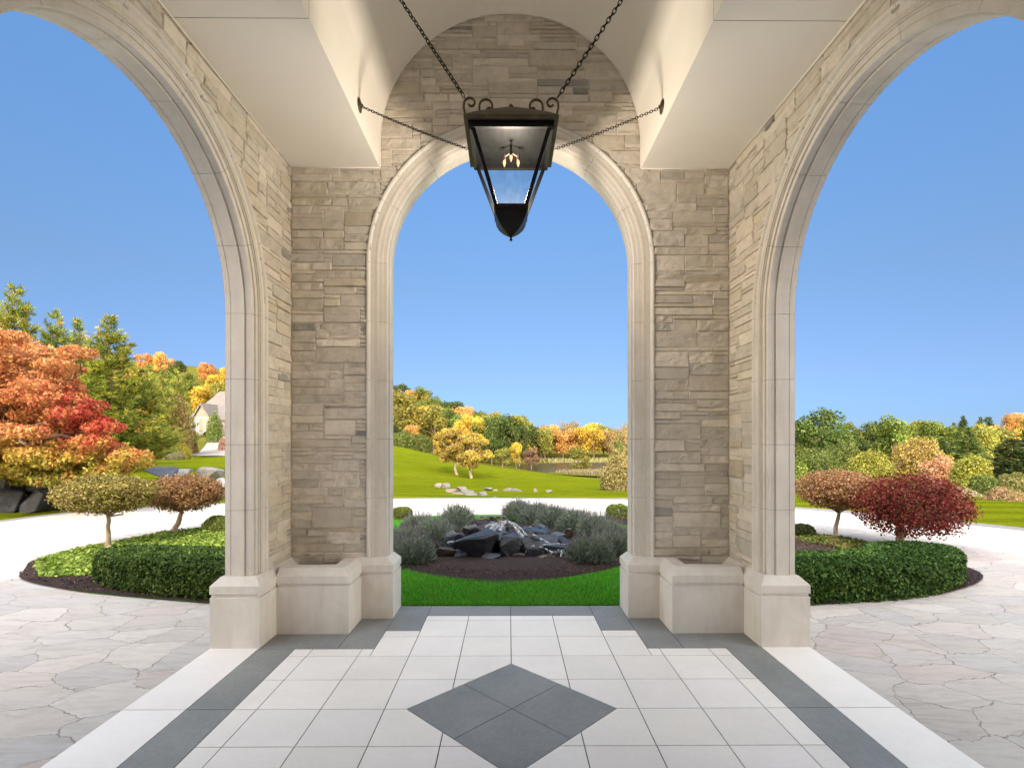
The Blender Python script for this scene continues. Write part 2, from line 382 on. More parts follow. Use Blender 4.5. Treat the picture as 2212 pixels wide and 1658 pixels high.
def terrain(X, Y):
    X = np.atleast_1d(np.asarray(X, float)); Y = np.atleast_1d(np.asarray(Y, float))
    Q = np.stack([X, Y], 1)/S_; d = np.linalg.norm(Q[:, None]-CT[None, :, :2]/S_, axis=2)
    z = np.where(d > 0, d*d*np.log(d+1e-9), 0)@TW[:len(CT)]+TW[len(CT)]+Q@TW[len(CT)+1:]
    far = np.clip((np.hypot(X, Y)-260)/200, 0, 1); z = z*(1-far)+far*np.clip(z, -4, 30)
    z = np.clip(z, -12, 60)
    # flat court round the porch
    rr = np.hypot(X/10.8, (Y-6.3)/8.9); k = np.clip((rr-1.0)/.25, 0, 1); k = k*k*(3-2*k)
    return z*k+(1-k)*(-.07)
def tz(x, y): return float(terrain(x, y)[0])
def terrain_mesh():
    xs = np.concatenate([-np.geomspace(600, 30, 26), np.linspace(-29, 29, 78), np.geomspace(30, 600, 26)])
    ys = np.concatenate([[-80, -40, -20], np.linspace(-10, 60, 90), np.geomspace(61.5, 900, 60)])
    XX, YY = np.meshgrid(xs, ys); X = XX.ravel(); Y = YY.ravel()
    Z = terrain(X, Y); nx = len(xs)
    idx = np.arange(len(X)).reshape(YY.shape)
    Fq = np.stack([idx[:-1, :-1], idx[:-1, 1:], idx[1:, 1:], idx[1:, :-1]], -1).reshape(-1, 4)
    return X, Y, Z, Fq
X, Y, Z, Fq = terrain_mesh()
cx = X[Fq].mean(1); cy = Y[Fq].mean(1)
lawnmask = ((cy < 62) & (cx > -60) & (cx < 9+(cy-30)*-.1) & (cy < 75-1.1*(cx+13))) | (cy < 15) | ((cx > 0) & (cy < 15.5))
o = link('ground', mesh_np('ground', np.stack([X, Y, Z], 1), Fq, [M['lawn'], M['meadow']], np.where(lawnmask, 0, 1), smooth=True))
tag(o, kind='structure')
# ---------- drive (one sheet with the loop round the island)
def spline(pts, n=8, closed=True):
    out = []; L = len(pts)
    for i in range(L if closed else L-1):
        p = [Vector((*pts[(i+k-1) % L][:2], 0)) if closed else Vector((*pts[min(max(i+k-1, 0), L-1)][:2], 0)) for k in range(4)]
        for j in range(n):
            t = j/n
            out.append(.5*((2*p[1])+(p[2]-p[0])*t+(2*p[0]-5*p[1]+4*p[2]-p[3])*t*t+(3*p[1]-p[0]-3*p[2]+p[3])*t**3))
    if not closed: out.append(Vector((*pts[-1][:2], 0)))
    return out
def sheet(name, pts, z, mat, parent=None, hole=None):
    bm = bmesh.new(); es = []
    for loop in [pts]+([hole] if hole else []):
        vs = [bm.verts.new((p[0], p[1], z)) for p in loop]
        es += [bm.edges.new((vs[i], vs[(i+1) % len(vs)])) for i in range(len(vs))]
    bmesh.ops.triangle_fill(bm, edges=es, use_beauty=True)
    for f in bm.faces:
        if f.normal.z < 0: f.normal_flip()
    me = bpy.data.meshes.new(name); bm.to_mesh(me); bm.free(); me.materials.append(mat)
    return link(name, me, parent)
drive_out = spline([(-14, -6), (-12.3, 2), (-11.2, 7), (-10.6, 10.7), (-9.8, 12.5), (-7.6, 13.8), (-4, 14.8), (0, 15), (3.7, 14.6), (6.9, 12.85), (9.0, 10.6), (10.2, 8.5), (11.5, 4), (13, -6)], 8)
isl_back = [(-5.9, 6.4), (-6.28, 6.85), (-6.68, 7.5), (-6.62, 8.5), (-6.3, 9.5), (-5.6, 10.3), (-4.2, 11.0), (-2.1, 11.55), (0, 11.8), (2.1, 11.5), (4.0, 10.7), (5.1, 9.8), (5.8, 9.0), (6.0, 8.1), (6.1, 7.0), (5.75, 6.3)]
isl_front_r = [(4.6, 5.65), (3.05, 5.32)]; isl_front_l = [(-3.1, 5.42), (-4.1, 5.66), (-5.0, 5.92)]
drive = sheet('driveway', drive_out, -.012, M['flag']); tag(drive, kind='structure')
isl_pts = [Vector((-3.1, 5.42, 0)), Vector((-2.46, 5.335, 0)), Vector((2.46, 5.335, 0))]+[Vector((3.05, 5.32, 0)), Vector((4.6, 5.65, 0))]
ib = spline(list(reversed([(-4.1, 5.66), (-5.0, 5.92)]+isl_back)), 6, False)
island = isl_pts+ib
lw = sheet('lawn', [(p[0]*.992, 5.337+(p[1]-5.337)*.992 if p[1] > 5.337 else p[1]) for p in island], .004, M['lawn_near']); tag(lw, kind='structure')
# mulched ends of the island
def ell(cx, cy, rx, ry, n=48, wob=.03, seed=0):
    rr = random.Random(seed); ph = [rr.random()*6 for _ in range(3)]
    return [(cx+rx*math.cos(t)*(1+wob*math.sin(3*t+ph[0])+wob*.6*math.sin(5*t+ph[1])), cy+ry*math.sin(t)*(1+wob*math.sin(4*t+ph[2]))) for t in [2*math.pi*k/n for k in range(n)]]
def mulch_left():
    return [(-2.75, 5.36), (-3.1, 5.43), (-4.1, 5.67), (-5.0, 5.93), (-5.93, 6.37), (-6.32, 6.83), (-6.72, 7.48), (-6.66, 8.48), (-6.28, 9.45), (-5.6, 10.2), (-4.6, 10.75), (-4.4, 9.6), (-5.2, 8.3), (-4.9, 7.4), (-3.4, 7.0), (-2.6, 6.6)]
def mulch_right():
    return [(2.75, 5.345), (3.05, 5.33), (4.6, 5.66), (5.74, 6.3), (6.08, 7.0), (5.98, 8.1), (5.78, 8.95), (5.1, 9.75), (4.0, 10.6), (2.1, 11.4), (1.7, 10.9), (2.6, 10.0), (3.0, 9.0), (3.1, 8.0), (3.0, 7.2), (2.8, 6.8), (2.6, 6.4)]
bedL = sheet('mulch_bed', [(p.x, p.y) for p in spline(mulch_left(), 4)], .009, M['mulch']); tag(bedL, kind='structure')
bedR = sheet('mulch_bed', [(p.x, p.y) for p in spline(mulch_right(), 4)], .009, M['mulch']); tag(bedR, kind='structure')

# ---------- porch floor: white tiles, blue-grey bands, blue diamond
XB, YB, XO, YF = 1.753, 5.33, 2.45, 5.33
T = .4015; DC = (0.0, 3.295); DH = .664
fl = MB()
def clip(poly, a, b, c, keep=1):   # a x + b y <= c (keep=1) or >= c
    out = []
    for i in range(len(poly)):
        p, q = poly[i], poly[(i+1) % len(poly)]
        dp, dq = (a*p[0]+b*p[1]-c)*keep, (a*q[0]+b*q[1]-c)*keep
        if dp <= 1e-9: out.append(p)
        if dp*dq < -1e-14:
            t = dp/(dp-dq); out.append((p[0]+(q[0]-p[0])*t, p[1]+(q[1]-p[1])*t))
    return out
def minus_diamond(poly, half):
    res = []; rest = poly
    for sx, sy in ((1, 1), (1, -1), (-1, 1), (-1, -1)):
        a, b = sx, sy; c = half+sx*DC[0]+sy*DC[1]
        outp = clip(rest, a, b, c, -1)
        if len(outp) > 2: res.append(outp)
        rest = clip(rest, a, b, c, 1)
        if len(rest) < 3: break
    return res
def tile(x0, y0, x1, y1, m, cut=True, g=.0034, z=.012):
    x0, y0, x1, y1 = x0+g, y0+g, x1-g, y1-g
    if x1-x0 < .01 or y1-y0 < .01: return
    t = 1+rnd.uniform(-.05, .04); fl.tone = (t, t*rnd.uniform(.99, 1.005), t*rnd.uniform(.975, 1.01))
    polys = minus_diamond([(x0, y0), (x1, y0), (x1, y1), (x0, y1)], DH+.004) if cut else [[(x0, y0), (x1, y0), (x1, y1), (x0, y1)]]
    for p in polys:
        n = len(p)
        fl.add([(a, b, z) for a, b in p]+[(a, b, z-.012) for a, b in p], [tuple(range(n))]+[(i, i+n, (i+1) % n+n, (i+1) % n) for i in range(n)], m)
xs = [-XB, -4*T, -3*T, -2*T, -T, 0, T, 2*T, 3*T, 4*T, XB]
ys = [DC[1]+k*T for k in range(-14, 5)]
def ytop(x0, x1):
    c = abs((x0+x1)/2)
    return 5.03 if c < 2*T else (4.639 if c < 1.11 else 4.24)
for i in range(len(xs)-1):
    x0, x1 = xs[i], xs[i+1]
    segs = [(x0, x1)]
    if x0 < -1.11 < x1: segs = [(x0, -1.11), (-1.11, x1)]
    if x0 < 1.11 < x1: segs = [(x0, 1.11), (1.11, x1)]
    full = len(segs) == 1
    yy = ys+[ys[-1]+T]
    for j in range(len(yy)-1):
        y0, y1 = yy[j], yy[j+1]
        if full:
            top = ytop(x0, x1)
            if y0 < top: tile(x0, y0, x1, min(y1, top), 0)
        else:
            if y1 <= 4.24: tile(x0, y0, x1, y1, 0)
            else:
                for a, b in segs:
                    top = ytop(a, b)
                    if y0 < top: tile(a, y0, b, min(y1, top), 0)
    if full and ytop(x0, x1) > 5: tile(x0, yy[-1], x1, 5.03, 0)
# blue bands
for s in (-1, 1):
    def bt(xa, ya, xb, yb):
        a, b = sorted((s*xa, s*xb)); tile(a, ya, b, yb, 1, False)
    bt(XB, DC[1], 2.05, 4.24); bt(XB, DC[1]-2.4, 2.05, DC[1]); bt(XB, DC[1]-4.8, 2.05, DC[1]-2.4)
    bt(1.41, 4.24, 2.05, 4.6); bt(1.11, 4.24, 1.41, 4.98); bt(2*T, 4.639, 1.11, 4.98); bt(2*T, 4.98-.0056, 1.15, YF); bt(0, 5.03, 2*T, YF)
    def wt(xa, ya, xb, yb):
        a, b = sorted((s*xa, s*xb)); tile(a, ya, b, yb, 0, False)
    wt(2.05, DC[1], XO, 4.30); wt(2.05, DC[1]-2.4, XO, DC[1]); wt(2.05, DC[1]-4.8, XO, DC[1]-2.4)
# diamond in four
for (ux, uy) in ((0, 1), (1, 0), (0, -1), (-1, 0)):
    h = DH/2; c = (DC[0]+ux*h, DC[1]+uy*h); q = h-.004
    fl.tone = tuple([1+rnd.uniform(-.05, .05)]*3)
    p = [(c[0], c[1]-q), (c[0]+q, c[1]), (c[0], c[1]+q), (c[0]-q, c[1])]
    fl.add([(a, b, .012) for a, b in p]+[(a, b, 0) for a, b in p], [(0, 1, 2, 3)]+[(i, i+4, (i+1) % 4+4, (i+1) % 4) for i in range(4)], 1)
fl.tone = (1, 1, 1); fl.box(-XO, -2.4, -.06, XO, YF, .0065, 2)
floor = fl.build('floor', [M['tile'], M['blue_tile'], M['grout']], col=True); tag(floor, kind='structure')
floor.location.z = -.012

# ---------- the porch itself
porch = thing('stone_porch', 'pale stone porch with three tall arches, rough ashlar walls and a cream barrel-vaulted ceiling', 'porch')
XW, YW, WT = 2.11, 5.025, .25           # wall planes, wall thickness
ZS, RS, YC = 2.74, 1.185, 3.145         # side arches: spring, radius, centre
ZC, RC = 3.40, 1.185                    # arch in the end wall
ZP = .567; CEIL = 4.30; XV, ZV = 1.255, 4.54
RO = .205                               # width of the moulded surround
def map_back(s, z, d): return (s, YW-d, z)
def map_left(yc): return lambda s, z, d: (-XW+d, yc+s, z)
def map_right(yc): return lambda s, z, d: (XW-d, yc+s, z)
def arch_backing(name, mp, s0, s1, rad, zc, ztop, mat, n=40):
    mb = MB(); d0, d1 = -.0065, -WT
    ztop = ztop if callable(ztop) else (lambda s, v=ztop: v)
    arc = [(rad*math.cos(math.pi-math.pi*k/n), zc+rad*math.sin(math.pi*k/n)) for k in range(n+1)]
    cols = [(s0, 0.0), (-rad, 0.0)]+arc+[(rad, 0.0), (s1, 0.0)]
    for d in (d0, d1):
        for (a, za), (b, zb) in zip(cols[:-1], cols[1:]):
            if abs(a-b) < 1e-6: continue
            mb.add([mp(a, za, d), mp(b, zb, d), mp(b, ztop(b), d), mp(a, ztop(a), d)], [(0, 1, 2, 3)])
    loop = [(-rad, 0.0)]+arc+[(rad, 0.0)]
    for (a, za), (b, zb) in zip(loop[:-1], loop[1:]):
        mb.add([mp(a, za, d0), mp(b, zb, d0), mp(b, zb, d1), mp(a, za, d1)], [(0, 1, 2, 3)])
    for s in (s0, s1): mb.add([mp(s, 0, d0), mp(s, 0, d1), mp(s, ztop(s), d1), mp(s, ztop(s), d0)], [(0, 1, 2, 3)])
    mb.add([mp(s0, ztop(s0), d0), mp(s0, ztop(s0), d1), mp(0, ztop(0), d1), mp(0, ztop(0), d0)], [(0, 1, 2, 3)])
    mb.add([mp(s1, ztop(s1), d0), mp(s1, ztop(s1), d1), mp(0, ztop(0), d1), mp(0, ztop(0), d0)], [(0, 1, 2, 3)])
    return mb.build(name, mat, porch)
STONES = [((.60, .555, .49), 8), ((.64, .595, .53), 8), ((.57, .53, .47), 6), ((.61, .565, .475), 4), ((.67, .625, .56), 4), ((.55, .525, .475), 3), ((.34, .335, .325), .6), ((.55, .495, .40), 1.6)]
def facing(name, mp, u0, u1, v0, v1, inside, parent, seed, cell=.0385, fine=.028):
    rr = random.Random(seed); nu, nv = int((u1-u0)/cell), int((v1-v0)/cell)
    cu, cv = (u1-u0)/nu, (v1-v0)/nv
    free = [[inside(u0+(i+.5)*cu, v0+(j+.5)*cv) for i in range(nu)] for j in range(nv)]
    mb = MB(); tot = sum(w for _, w in STONES)
    for j in range(nv):
        for i in range(nu):
            if not free[j][i]: continue
            h = rr.choices([1, 2, 3, 4, 5], [3.2, 4.6, 3.6, 1.6, .7])[0]
            wdt = rr.randint(5, 15) if h < 3 else rr.randint(4, 12)
            w_ = 0
            while w_ < wdt and i+w_ < nu and free[j][i+w_]: w_ += 1
            # avoid leaving one-cell slivers
            if i+w_ < nu and free[j][i+w_] and (i+w_+1 >= nu or not free[j][i+w_+1]): w_ += 1
            h = min(h, max(1, w_//2)); hh = 1
            while hh < h and j+hh < nv and all(free[j+hh][i+k] for k in range(w_)): hh += 1
            for b in range(hh):
                for a in range(w_): free[j+b][i+a] = False
            g = .003; a0, a1 = u0+i*cu+g, u0+(i+w_)*cu-g; b0, b1 = v0+j*cv+g, v0+(j+hh)*cv-g
            na, nb = max(2, int((a1-a0)/fine)), max(2, int((b1-b0)/fine)); e = .006
            U = [a0]+[a0+e+(a1-a0-2*e)*k/na for k in range(na+1)]+[a1]
            W = [b0]+[b0+e+(b1-b0-2*e)*k/nb for k in range(nb+1)]+[b1]
            x = rr.random()*tot; 
            for c, wt_ in STONES:
                x -= wt_
                if x <= 0: break
            t = 1+rr.uniform(-.1, .1); mb.tone = tuple(q*t for q in c)
            base = rr.uniform(-.001, .009); rough = rr.choice([.003, .005, .008, .012]); sd_ = rr.random()*50
            tilt = rr.uniform(-.007, .007)
            vs = []
            for q, b in enumerate(W):
                for r_, a in enumerate(U):
                    if q in (0, len(W)-1) or r_ in (0, len(U)-1): d = -.0075
                    else:
                        nzv = noise.fractal(Vector((a*9, b*16, sd_)), 1.0, 2.0, 4)
                        d = base+rough*nzv*1.4+tilt*((b-b0)/(b1-b0)-.5)*2
                        d = min(max(d, -.008), .028)
                    vs.append(mp(a, b, d))
            L = len(U)
            mb.add(vs, [(q*L+r_, q*L+r_+1, (q+1)*L+r_+1, (q+1)*L+r_) for q in range(len(W)-1) for r_ in range(L-1)])
    return mb.build(name, M['stone'], parent, col=True)
PROF = [(.205, -.03), (.205, .006), (.199, .013), (.188, .016), (.178, .013), (.170, .004), (.165, -.004), (.128, -.004), (.128, -.016), (.09, -.016), (.09, -.028),
        (.052, -.028), (.052, -.040), (.016, -.040), (.012, -.044), (.012, -.090), (.019, -.092), (.019, -.100), (.0, -.102), (.0, -.205), (.004, -.206), (.004, -.210), (0, -.211), (.0, -WT-.004), (.09, -WT-.004), (.09, -WT+.02)]
def surround(mp, rad, zc, label, nj, na=7):
    def pos(t):   # t along the path: <0 left jamb, 0..1 arc, >1 right jamb ; returns (centre s, z, direction)
        pass
    def ring(prof, kind, v):
        if kind == 'L': return [mp(-(rad+r), v, d) for r, d in prof]
        if kind == 'R': return [mp(rad+r, v, d) for r, d in prof]
        return [mp(-(rad+r)*math.cos(v), zc+(rad+r)*math.sin(v), d) for r, d in prof]
    def skin(mb, prof, kind, a, b, n, cap=True):
        rows = [ring(prof, kind, a+(b-a)*k/n) for k in range(n+1)]; L = len(prof)
        vs = [p for r_ in rows for p in r_]
        fs = [(i*L+j, i*L+j+1, (i+1)*L+j+1, (i+1)*L+j) for i in range(n) for j in range(L-1)]
        if cap: fs += [tuple(range(L)), tuple(range(n*L, (n+1)*L))]
        mb.add(vs, fs)
    mb, bk = MB(), MB(); g = .0016
    zs = [ZP+(zc-ZP)*k/nj for k in range(nj+1)]
    for k in range(nj):
        for kd in 'LR': skin(mb, PROF, kd, zs[k]+(g if k else 0), zs[k+1]-g, 1)
    for k in range(na):
        ga = g/rad; skin(mb, PROF, 'A', math.pi*k/na+ga, math.pi*(k+1)/na-ga, 8)
    inset = [(r+.004, d-.003) for r, d in PROF]
    for kd in 'LR': skin(bk, inset, kd, ZP, zc, 1, False)
    skin(bk, inset, 'A', 0, math.pi, 56, False)
    o = mb.build('arch_surround', M['limestone'], porch); o['label'] = label
    bk.build('joint', M['limestone_seam'], o)
    return o
gable_top = lambda s: 6.72-.80*abs(s)
wb = arch_backing('wall', map_back, -2.36, 2.36, RC+.1, ZC, gable_top, M['mortar']); wb['label'] = 'end wall of rough ashlar under the vault'
in_back = lambda u, v: (abs(u) > RC+.17 if v < ZC else math.hypot(u, v-ZC) > RC+.17) and (v < CEIL+.03 or (abs(u) < XV+.03 and v < ZV) or (v >= ZV and math.hypot(u, v-ZV) < XV+.04))
facing('stone_facing', map_back, -XW+.006, XW-.006, .42, 5.83, in_back, wb, 3)
surround(map_back, RC, ZC, 'moulded stone surround of the middle arch', 5)
for s, mf, nm in ((-1, map_left, 'left'), (1, map_right, 'right')):
    for yc in (YC, YC-3.3):  # second bay behind the camera is unseen; its arches are added for light
        mp = mf(yc)
        a, b = (-1.65, 5.275-yc) if yc == YC else (-1.65, 1.65)
        wl = arch_backing('wall', mp, a, b, RS+.1, ZS, 4.45, M['mortar']); wl['label'] = nm + ' side wall of rough ashlar'
        ins = lambda u, v: (abs(u) > RS+.17 if v < ZS else math.hypot(u, v-ZS) > RS+.17)
        facing('stone_facing', mp, a+.001, (YW-yc if yc == YC else b)-.006, .42, CEIL+.02, ins, wl, 5 if s < 0 else 8)
        surround(mp, RS, ZS, 'moulded stone surround of the %s side arch' % nm, 4)
# pedestals
def pedestal(x0, y0, x1, y1, label):
    mb = MB(); c = .058
    mb.box(x0, y0, -.02, x1, y1, .410)
    mb.box(x0+.009, y0+.009, .410, x1-.009, y1-.009, .437)
    mb.box(x0-.002, y0-.002, .437, x1+.002, y1+.002, .503)
    mb.frustum((x0-.002, y0-.002, x1+.002, y1+.002, .5031), (x0+c, y0+c, x1-c, y1-c, ZP))
    o = mb.build('pedestal', M['limestone'], porch, bevel=.003); o['label'] = label; return o
for s, nm in ((-1, 'left'), (1, 'right')):
    a = sorted((s*2.045, s*2.45)); pedestal(a[0], 4.255, a[1], 5.33, 'stone base under the %s side arch' % nm)
    a = sorted((s*1.117, s*1.53)); pedestal(a[0], 4.954, a[1], 5.33, 'stone base on the %s of the middle arch' % nm)
    a = sorted((s*2.045, s*2.45)); pedestal(a[0], YC-1.185-.93, a[1], YC-1.185+.075, 'stone base of the pier between the %s arches' % nm)
    # planter box in the corner: front and side walls with a hollow
    mb = MB(); xi, xo = 1.415, 2.044; y0 = 4.565; c = .055; wd = .17
    def bx(xa, ya, za, xb, yb, zb):
        p, q = sorted((s*xa, s*xb)); mb.box(p, ya, za, q, yb, zb)
    bx(xi, y0, -.02, xo, y0+wd, .410); bx(xi+.009, y0+.009, .4101, xo, y0+wd-.004, .4369); bx(xi-.002, y0-.002, .437, xo, y0+wd, .504)
    bx(xi, y0+wd, -.02, xi+wd, 4.953, .410); bx(xi+.009, y0+wd, .4101, xi+wd-.004, 4.953, .4369); bx(xi-.002, y0+wd, .437, xi+wd, 4.953, .504)
    # sloped cap, L shaped with a mitred outer corner
    zt, zb_ = ZP-.001, .504
    P = lambda x, y, z: (s*x, y, z)
    vs = [P(xi-.002, y0-.002, zb_), P(xo, y0-.002, zb_), P(xi+c, y0+c, zt), P(xo, y0+c, zt), P(xi+wd, y0+wd, zt), P(xo, y0+wd, zt),
          P(xi-.002, 5.0, zb_), P(xi+c, 5.0, zt), P(xi+wd, 5.0, zt), P(xi+wd, y0+wd, zb_), P(xo, y0+wd, zb_), P(xi+wd, 5.0, zb_)]
    mb.add(vs, [(0, 1, 3, 2), (2, 3, 5, 4), (0, 2, 7, 6), (2, 4, 8, 7), (4, 5, 10, 9), (4, 9, 11, 8)])
    o = mb.build('planter_box', M['limestone'], porch, bevel=.002); o['label'] = 'low stone planter box in the %s corner' % nm
    p, q = sorted((s*(xi+wd+.002), s*(XW-.02))); sm = MB(); sm.box(p, y0+wd+.002, .02, q, YW-.015, .30); sm.build('soil', M['soil'], o)
# ceiling: two flat panels and the vault, in two bays with an open joint between
YJ = 3.235
def ceiling_bay(ya, yb, zo=0):
    mb = MB(); n = 40
    prof = [(-XW-.1, CEIL), (-XV, CEIL), (-XV, ZV)]+[(-XV*math.cos(math.pi*k/n), ZV+XV*math.sin(math.pi*k/n)) for k in range(1, n)]+[(XV, ZV), (XV, CEIL), (XW+.1, CEIL)]
    L = len(prof)
    for (x0, z0), (x1, z1) in zip(prof[:-1], prof[1:]):
        mb.add([(x0, ya, z0), (x1, ya, z1), (x1, yb, z1), (x0, yb, z0)], [(0, 1, 2, 3)])
    o = mb.build('ceiling', M['plaster'], porch)
    me = o.data
    bm = bmesh.new(); bm.from_mesh(me); bmesh.ops.remove_doubles(bm, verts=bm.verts, dist=.0005)
    for f in bm.faces: f.smooth = True
    for e in bm.edges:
        if len(e.link_faces) == 2 and e.calc_face_angle(0) > R(30): e.smooth = False
    bm.to_mesh(me); bm.free(); return o
c1 = ceiling_bay(YJ+.002, YW+.02); c2 = ceiling_bay(-2.6, YJ-.002)
# trim bead where the vault meets the end wall
mb = MB(); n = 48
mb.tube([(-XV+.004, YW-.018, CEIL+.002), (-XV+.004, YW-.018, ZV)]+[(-(XV-.004)*math.cos(math.pi*k/n), YW-.018, ZV+(XV-.004)*math.sin(math.pi*k/n)) for k in range(1, n)]+[(XV-.004, YW-.018, ZV), (XV-.004, YW-.018, CEIL+.002)], .006, 6)
for s in (-1, 1):
    mb.tube([(s*XV, YW-.018, CEIL-.002), (s*(XW-.01), YW-.018, CEIL-.002)], .005, 6); mb.tube([(s*(XW-.016), -2.5, CEIL-.002), (s*(XW-.016), YW-.02, CEIL-.002)], .005, 6)
mb.build('trim', M['plaster'], c1, smooth=True)
# roof slabs, entrance wall and the house behind, which throw the shade on the court
M['roof'] = simple('roof', (.20, .19, .18), (.12, .115, .11), .85, 6, .5, .02, 20)
mb = MB(); e = 2.75; ya, yb = -2.3, 5.62
for s in (-1, 1):
    mb.add([(0, ya, 6.86), (0, yb, 6.86), (s*e, yb, 6.86-.8*e), (s*e, ya, 6.86-.8*e), (0, ya, 6.76), (0, yb, 6.76), (s*e, yb, 6.74-.8*e), (s*e, ya, 6.74-.8*e)],
           [(0, 1, 2, 3), (4, 5, 6, 7), (1, 5, 6, 2), (2, 6, 7, 3), (0, 3, 7, 4)])
mb.build('porch_roof', M['roof'], porch)
mb = MB()
def wallq(x0, x1, z0, z1, y0=-2.6, y1=-2.3): mb.box(x0, y0, z0, x1, y1, z1)
wallq(-14, -.9, -.1, 5.95); wallq(.9, 14, -.1, 5.95); wallq(-.9, .9, 2.7, 5.95)
gx, ga, gz = 6.0, 2.05, 8.95
mb.add([(gx-ga, -1.32, 0), (gx+ga, -1.32, 0), (gx+ga, -1.32, 5.9), (gx, -1.32, gz), (gx-ga, -1.32, 5.9),
        (gx-ga, -2.3, 0), (gx+ga, -2.3, 0), (gx+ga, -2.3, 5.9), (gx, -2.3, gz), (gx-ga, -2.3, 5.9)],
       [(0, 1, 2, 3, 4), (0, 5, 6, 1), (1, 6, 7, 2), (2, 7, 8, 3), (3, 8, 9, 4), (4, 9, 5, 0)])
mb.build('house_wall', M['limestone'], porch)
mb = MB(); mb.add([(-14.5, -1.3, 6.05), (14.5, -1.3, 6.05), (14.5, -9, 9.2), (-14.5, -9, 9.2), (-14.5, -1.3, 5.93), (14.5, -1.3, 5.93)], [(0, 1, 2, 3), (0, 4, 5, 1), (4, 3, 2, 5)])
mb.build('house_roof', M['roof'], porch)
mb = MB(); mb.box(-.89, -2.5, 0, .89, -2.44, 2.69); mb.build('door', simple('door', (.16, .07, .03), (.08, .035, .015), .4, 6, .1), porch)

# ================================================================== LANTERN
LY = 4.32
lan = thing('hanging_lantern', 'large tapered bronze lantern with clear glass, scrolled top and lit bulbs hung in the vault', 'lantern', (0, LY, 0))
def sqframe(mb, h0, z0, h1, z1, t):     # four corner posts of a tapered square cage
    for sx in (-1, 1):
        for sy in (-1, 1):
            a = Vector((sx*h0, sy*h0, z0)); b = Vector((sx*h1, sy*h1, z1))
            mb.frustum((b.x-t if sx > 0 else b.x, b.y-t if sy > 0 else b.y, b.x if sx > 0 else b.x+t, b.y if sy > 0 else b.y+t, b.z),
                       (a.x-t if sx > 0 else a.x, a.y-t if sy > 0 else a.y, a.x if sx > 0 else a.x+t, a.y if sy > 0 else a.y+t, a.z))
def ringbar(mb, h, z0, z1, t):
    mb.box(-h, -h, z0, h, -h+t, z1); mb.box(-h, h-t, z0, h, h, z1); mb.box(-h, -h+t, z0, -h+t, h-t, z1); mb.box(h-t, -h+t, z0, h, h-t, z1)
ZT, ZB, HT, HB = 4.135, 3.575, .322, .134
mb = MB(); sqframe(mb, HT, ZT, HB, ZB, .031); ringbar(mb, HT+.004, ZT-.045, ZT+.002, .03); ringbar(mb, HB+.004, ZB-.022, ZB+.014, .03)
mb.build('frame', M['iron'], lan, bevel=.002)
mb = MB(); q = [(HT-.012, ZT-.03), (HB-.006, ZB+.004)]
for k in range(4):
    c_, s_ = [(1, 0), (0, 1), (-1, 0), (0, -1)][k]
    def rot(x, y): return (x*c_-y*s_, x*s_+y*c_)
    vs = [(*rot(-q[0][0], -q[0][0]), q[0][1]), (*rot(q[0][0], -q[0][0]), q[0][1]), (*rot(q[1][0], -q[1][0]), q[1][1]), (*rot(-q[1][0], -q[1][0]), q[1][1])]
    g = MB(); g.add(vs, [(0, 1, 2, 3)]); go = g.build('glass_pane', M['glass'], lan)
mb = MB(); ringbar(mb, .362, ZT, ZT+.028, .03); mb.frustum((-.362, -.362, .362, .362, ZT+.0281), (-.30, -.30, .30, .30, ZT+.085))
mb.frustum((-.30, -.30, .30, .30, ZT+.0851), (-.17, -.17, .17, .17, 4.325)); mb.frustum((-.17, -.17, .17, .17, 4.3251), (-.03, -.03, .03, .03, 4.43))
mb.lathe((0, 0, 4.43), [(.001, 0), (.012, .002), (.02, .014), (.02, .024), (.012, .036), (.001, .04)], 12)
mb.build('roof', M['bronze'], lan, bevel=.002)
mb = MB(); mb.box(-.33, -.33, ZT-.004, .33, .33, ZT-.0005); mb.build('ceiling_plate', M['iron'], lan)
# curved bowl below
mb = MB(); pr = [(HB-.002, ZB-.0225), (.123, 3.508), (.101, 3.463), (.070, 3.424), (.036, 3.392), (.005, 3.368)]
for (h0, z0), (h1, z1) in zip(pr[:-1], pr[1:]): mb.frustum((-h1, -h1, h1, h1, z1), (-h0, -h0, h0, h0, z0))
mb.lathe((0, 0, 3.336), [(.001, 0), (.010, .004), (.013, .014), (.008, .024), (.008, .036), (.001, .036)], 10)
mb.build('bowl', M['iron'], lan)
def arc_pts(c, r, a0, a1, n=14, r1=None):
    r1 = r if r1 is None else r1
    return [(c[0]+(r+(r1-r)*k/n)*math.cos(R(a0+(a1-a0)*k/n)), 0, c[1]+(r+(r1-r)*k/n)*math.sin(R(a0+(a1-a0)*k/n))) for k in range(n+1)]
for s in (-1, 1):
    # outer scroll (carries the chain) and inner S scroll
    A = [(.335, 0, 4.19), (.352, 0, 4.27), (.375, 0, 4.36), (.392, 0, 4.44)]+arc_pts((.335, 4.475), .058, -12, 330, 22, .014)
    B = [(.262, 0, 4.21), (.262, 0, 4.33), (.268, 0, 4.40), (.252, 0, 4.46)]+arc_pts((.208, 4.455), .046, 30, 190, 10, .040)[1:]+[(.170, 0, 4.42)][:0]
    B = [(.262, 0, 4.21), (.266, 0, 4.33), (.262, 0, 4.42)]+arc_pts((.208, 4.455), .054, 0, 190, 12, .052)+arc_pts((.178, 4.425), .030, 200, 520, 18, .008)
    for P_ in (A, B):
        m_ = MB(); m_.tube([(s*x, y, z) for x, y, z in P_], (.0125), 8, flat=.75, up=(0, 1, 0)); m_.build('scroll', M['bronze'], lan, smooth=True)
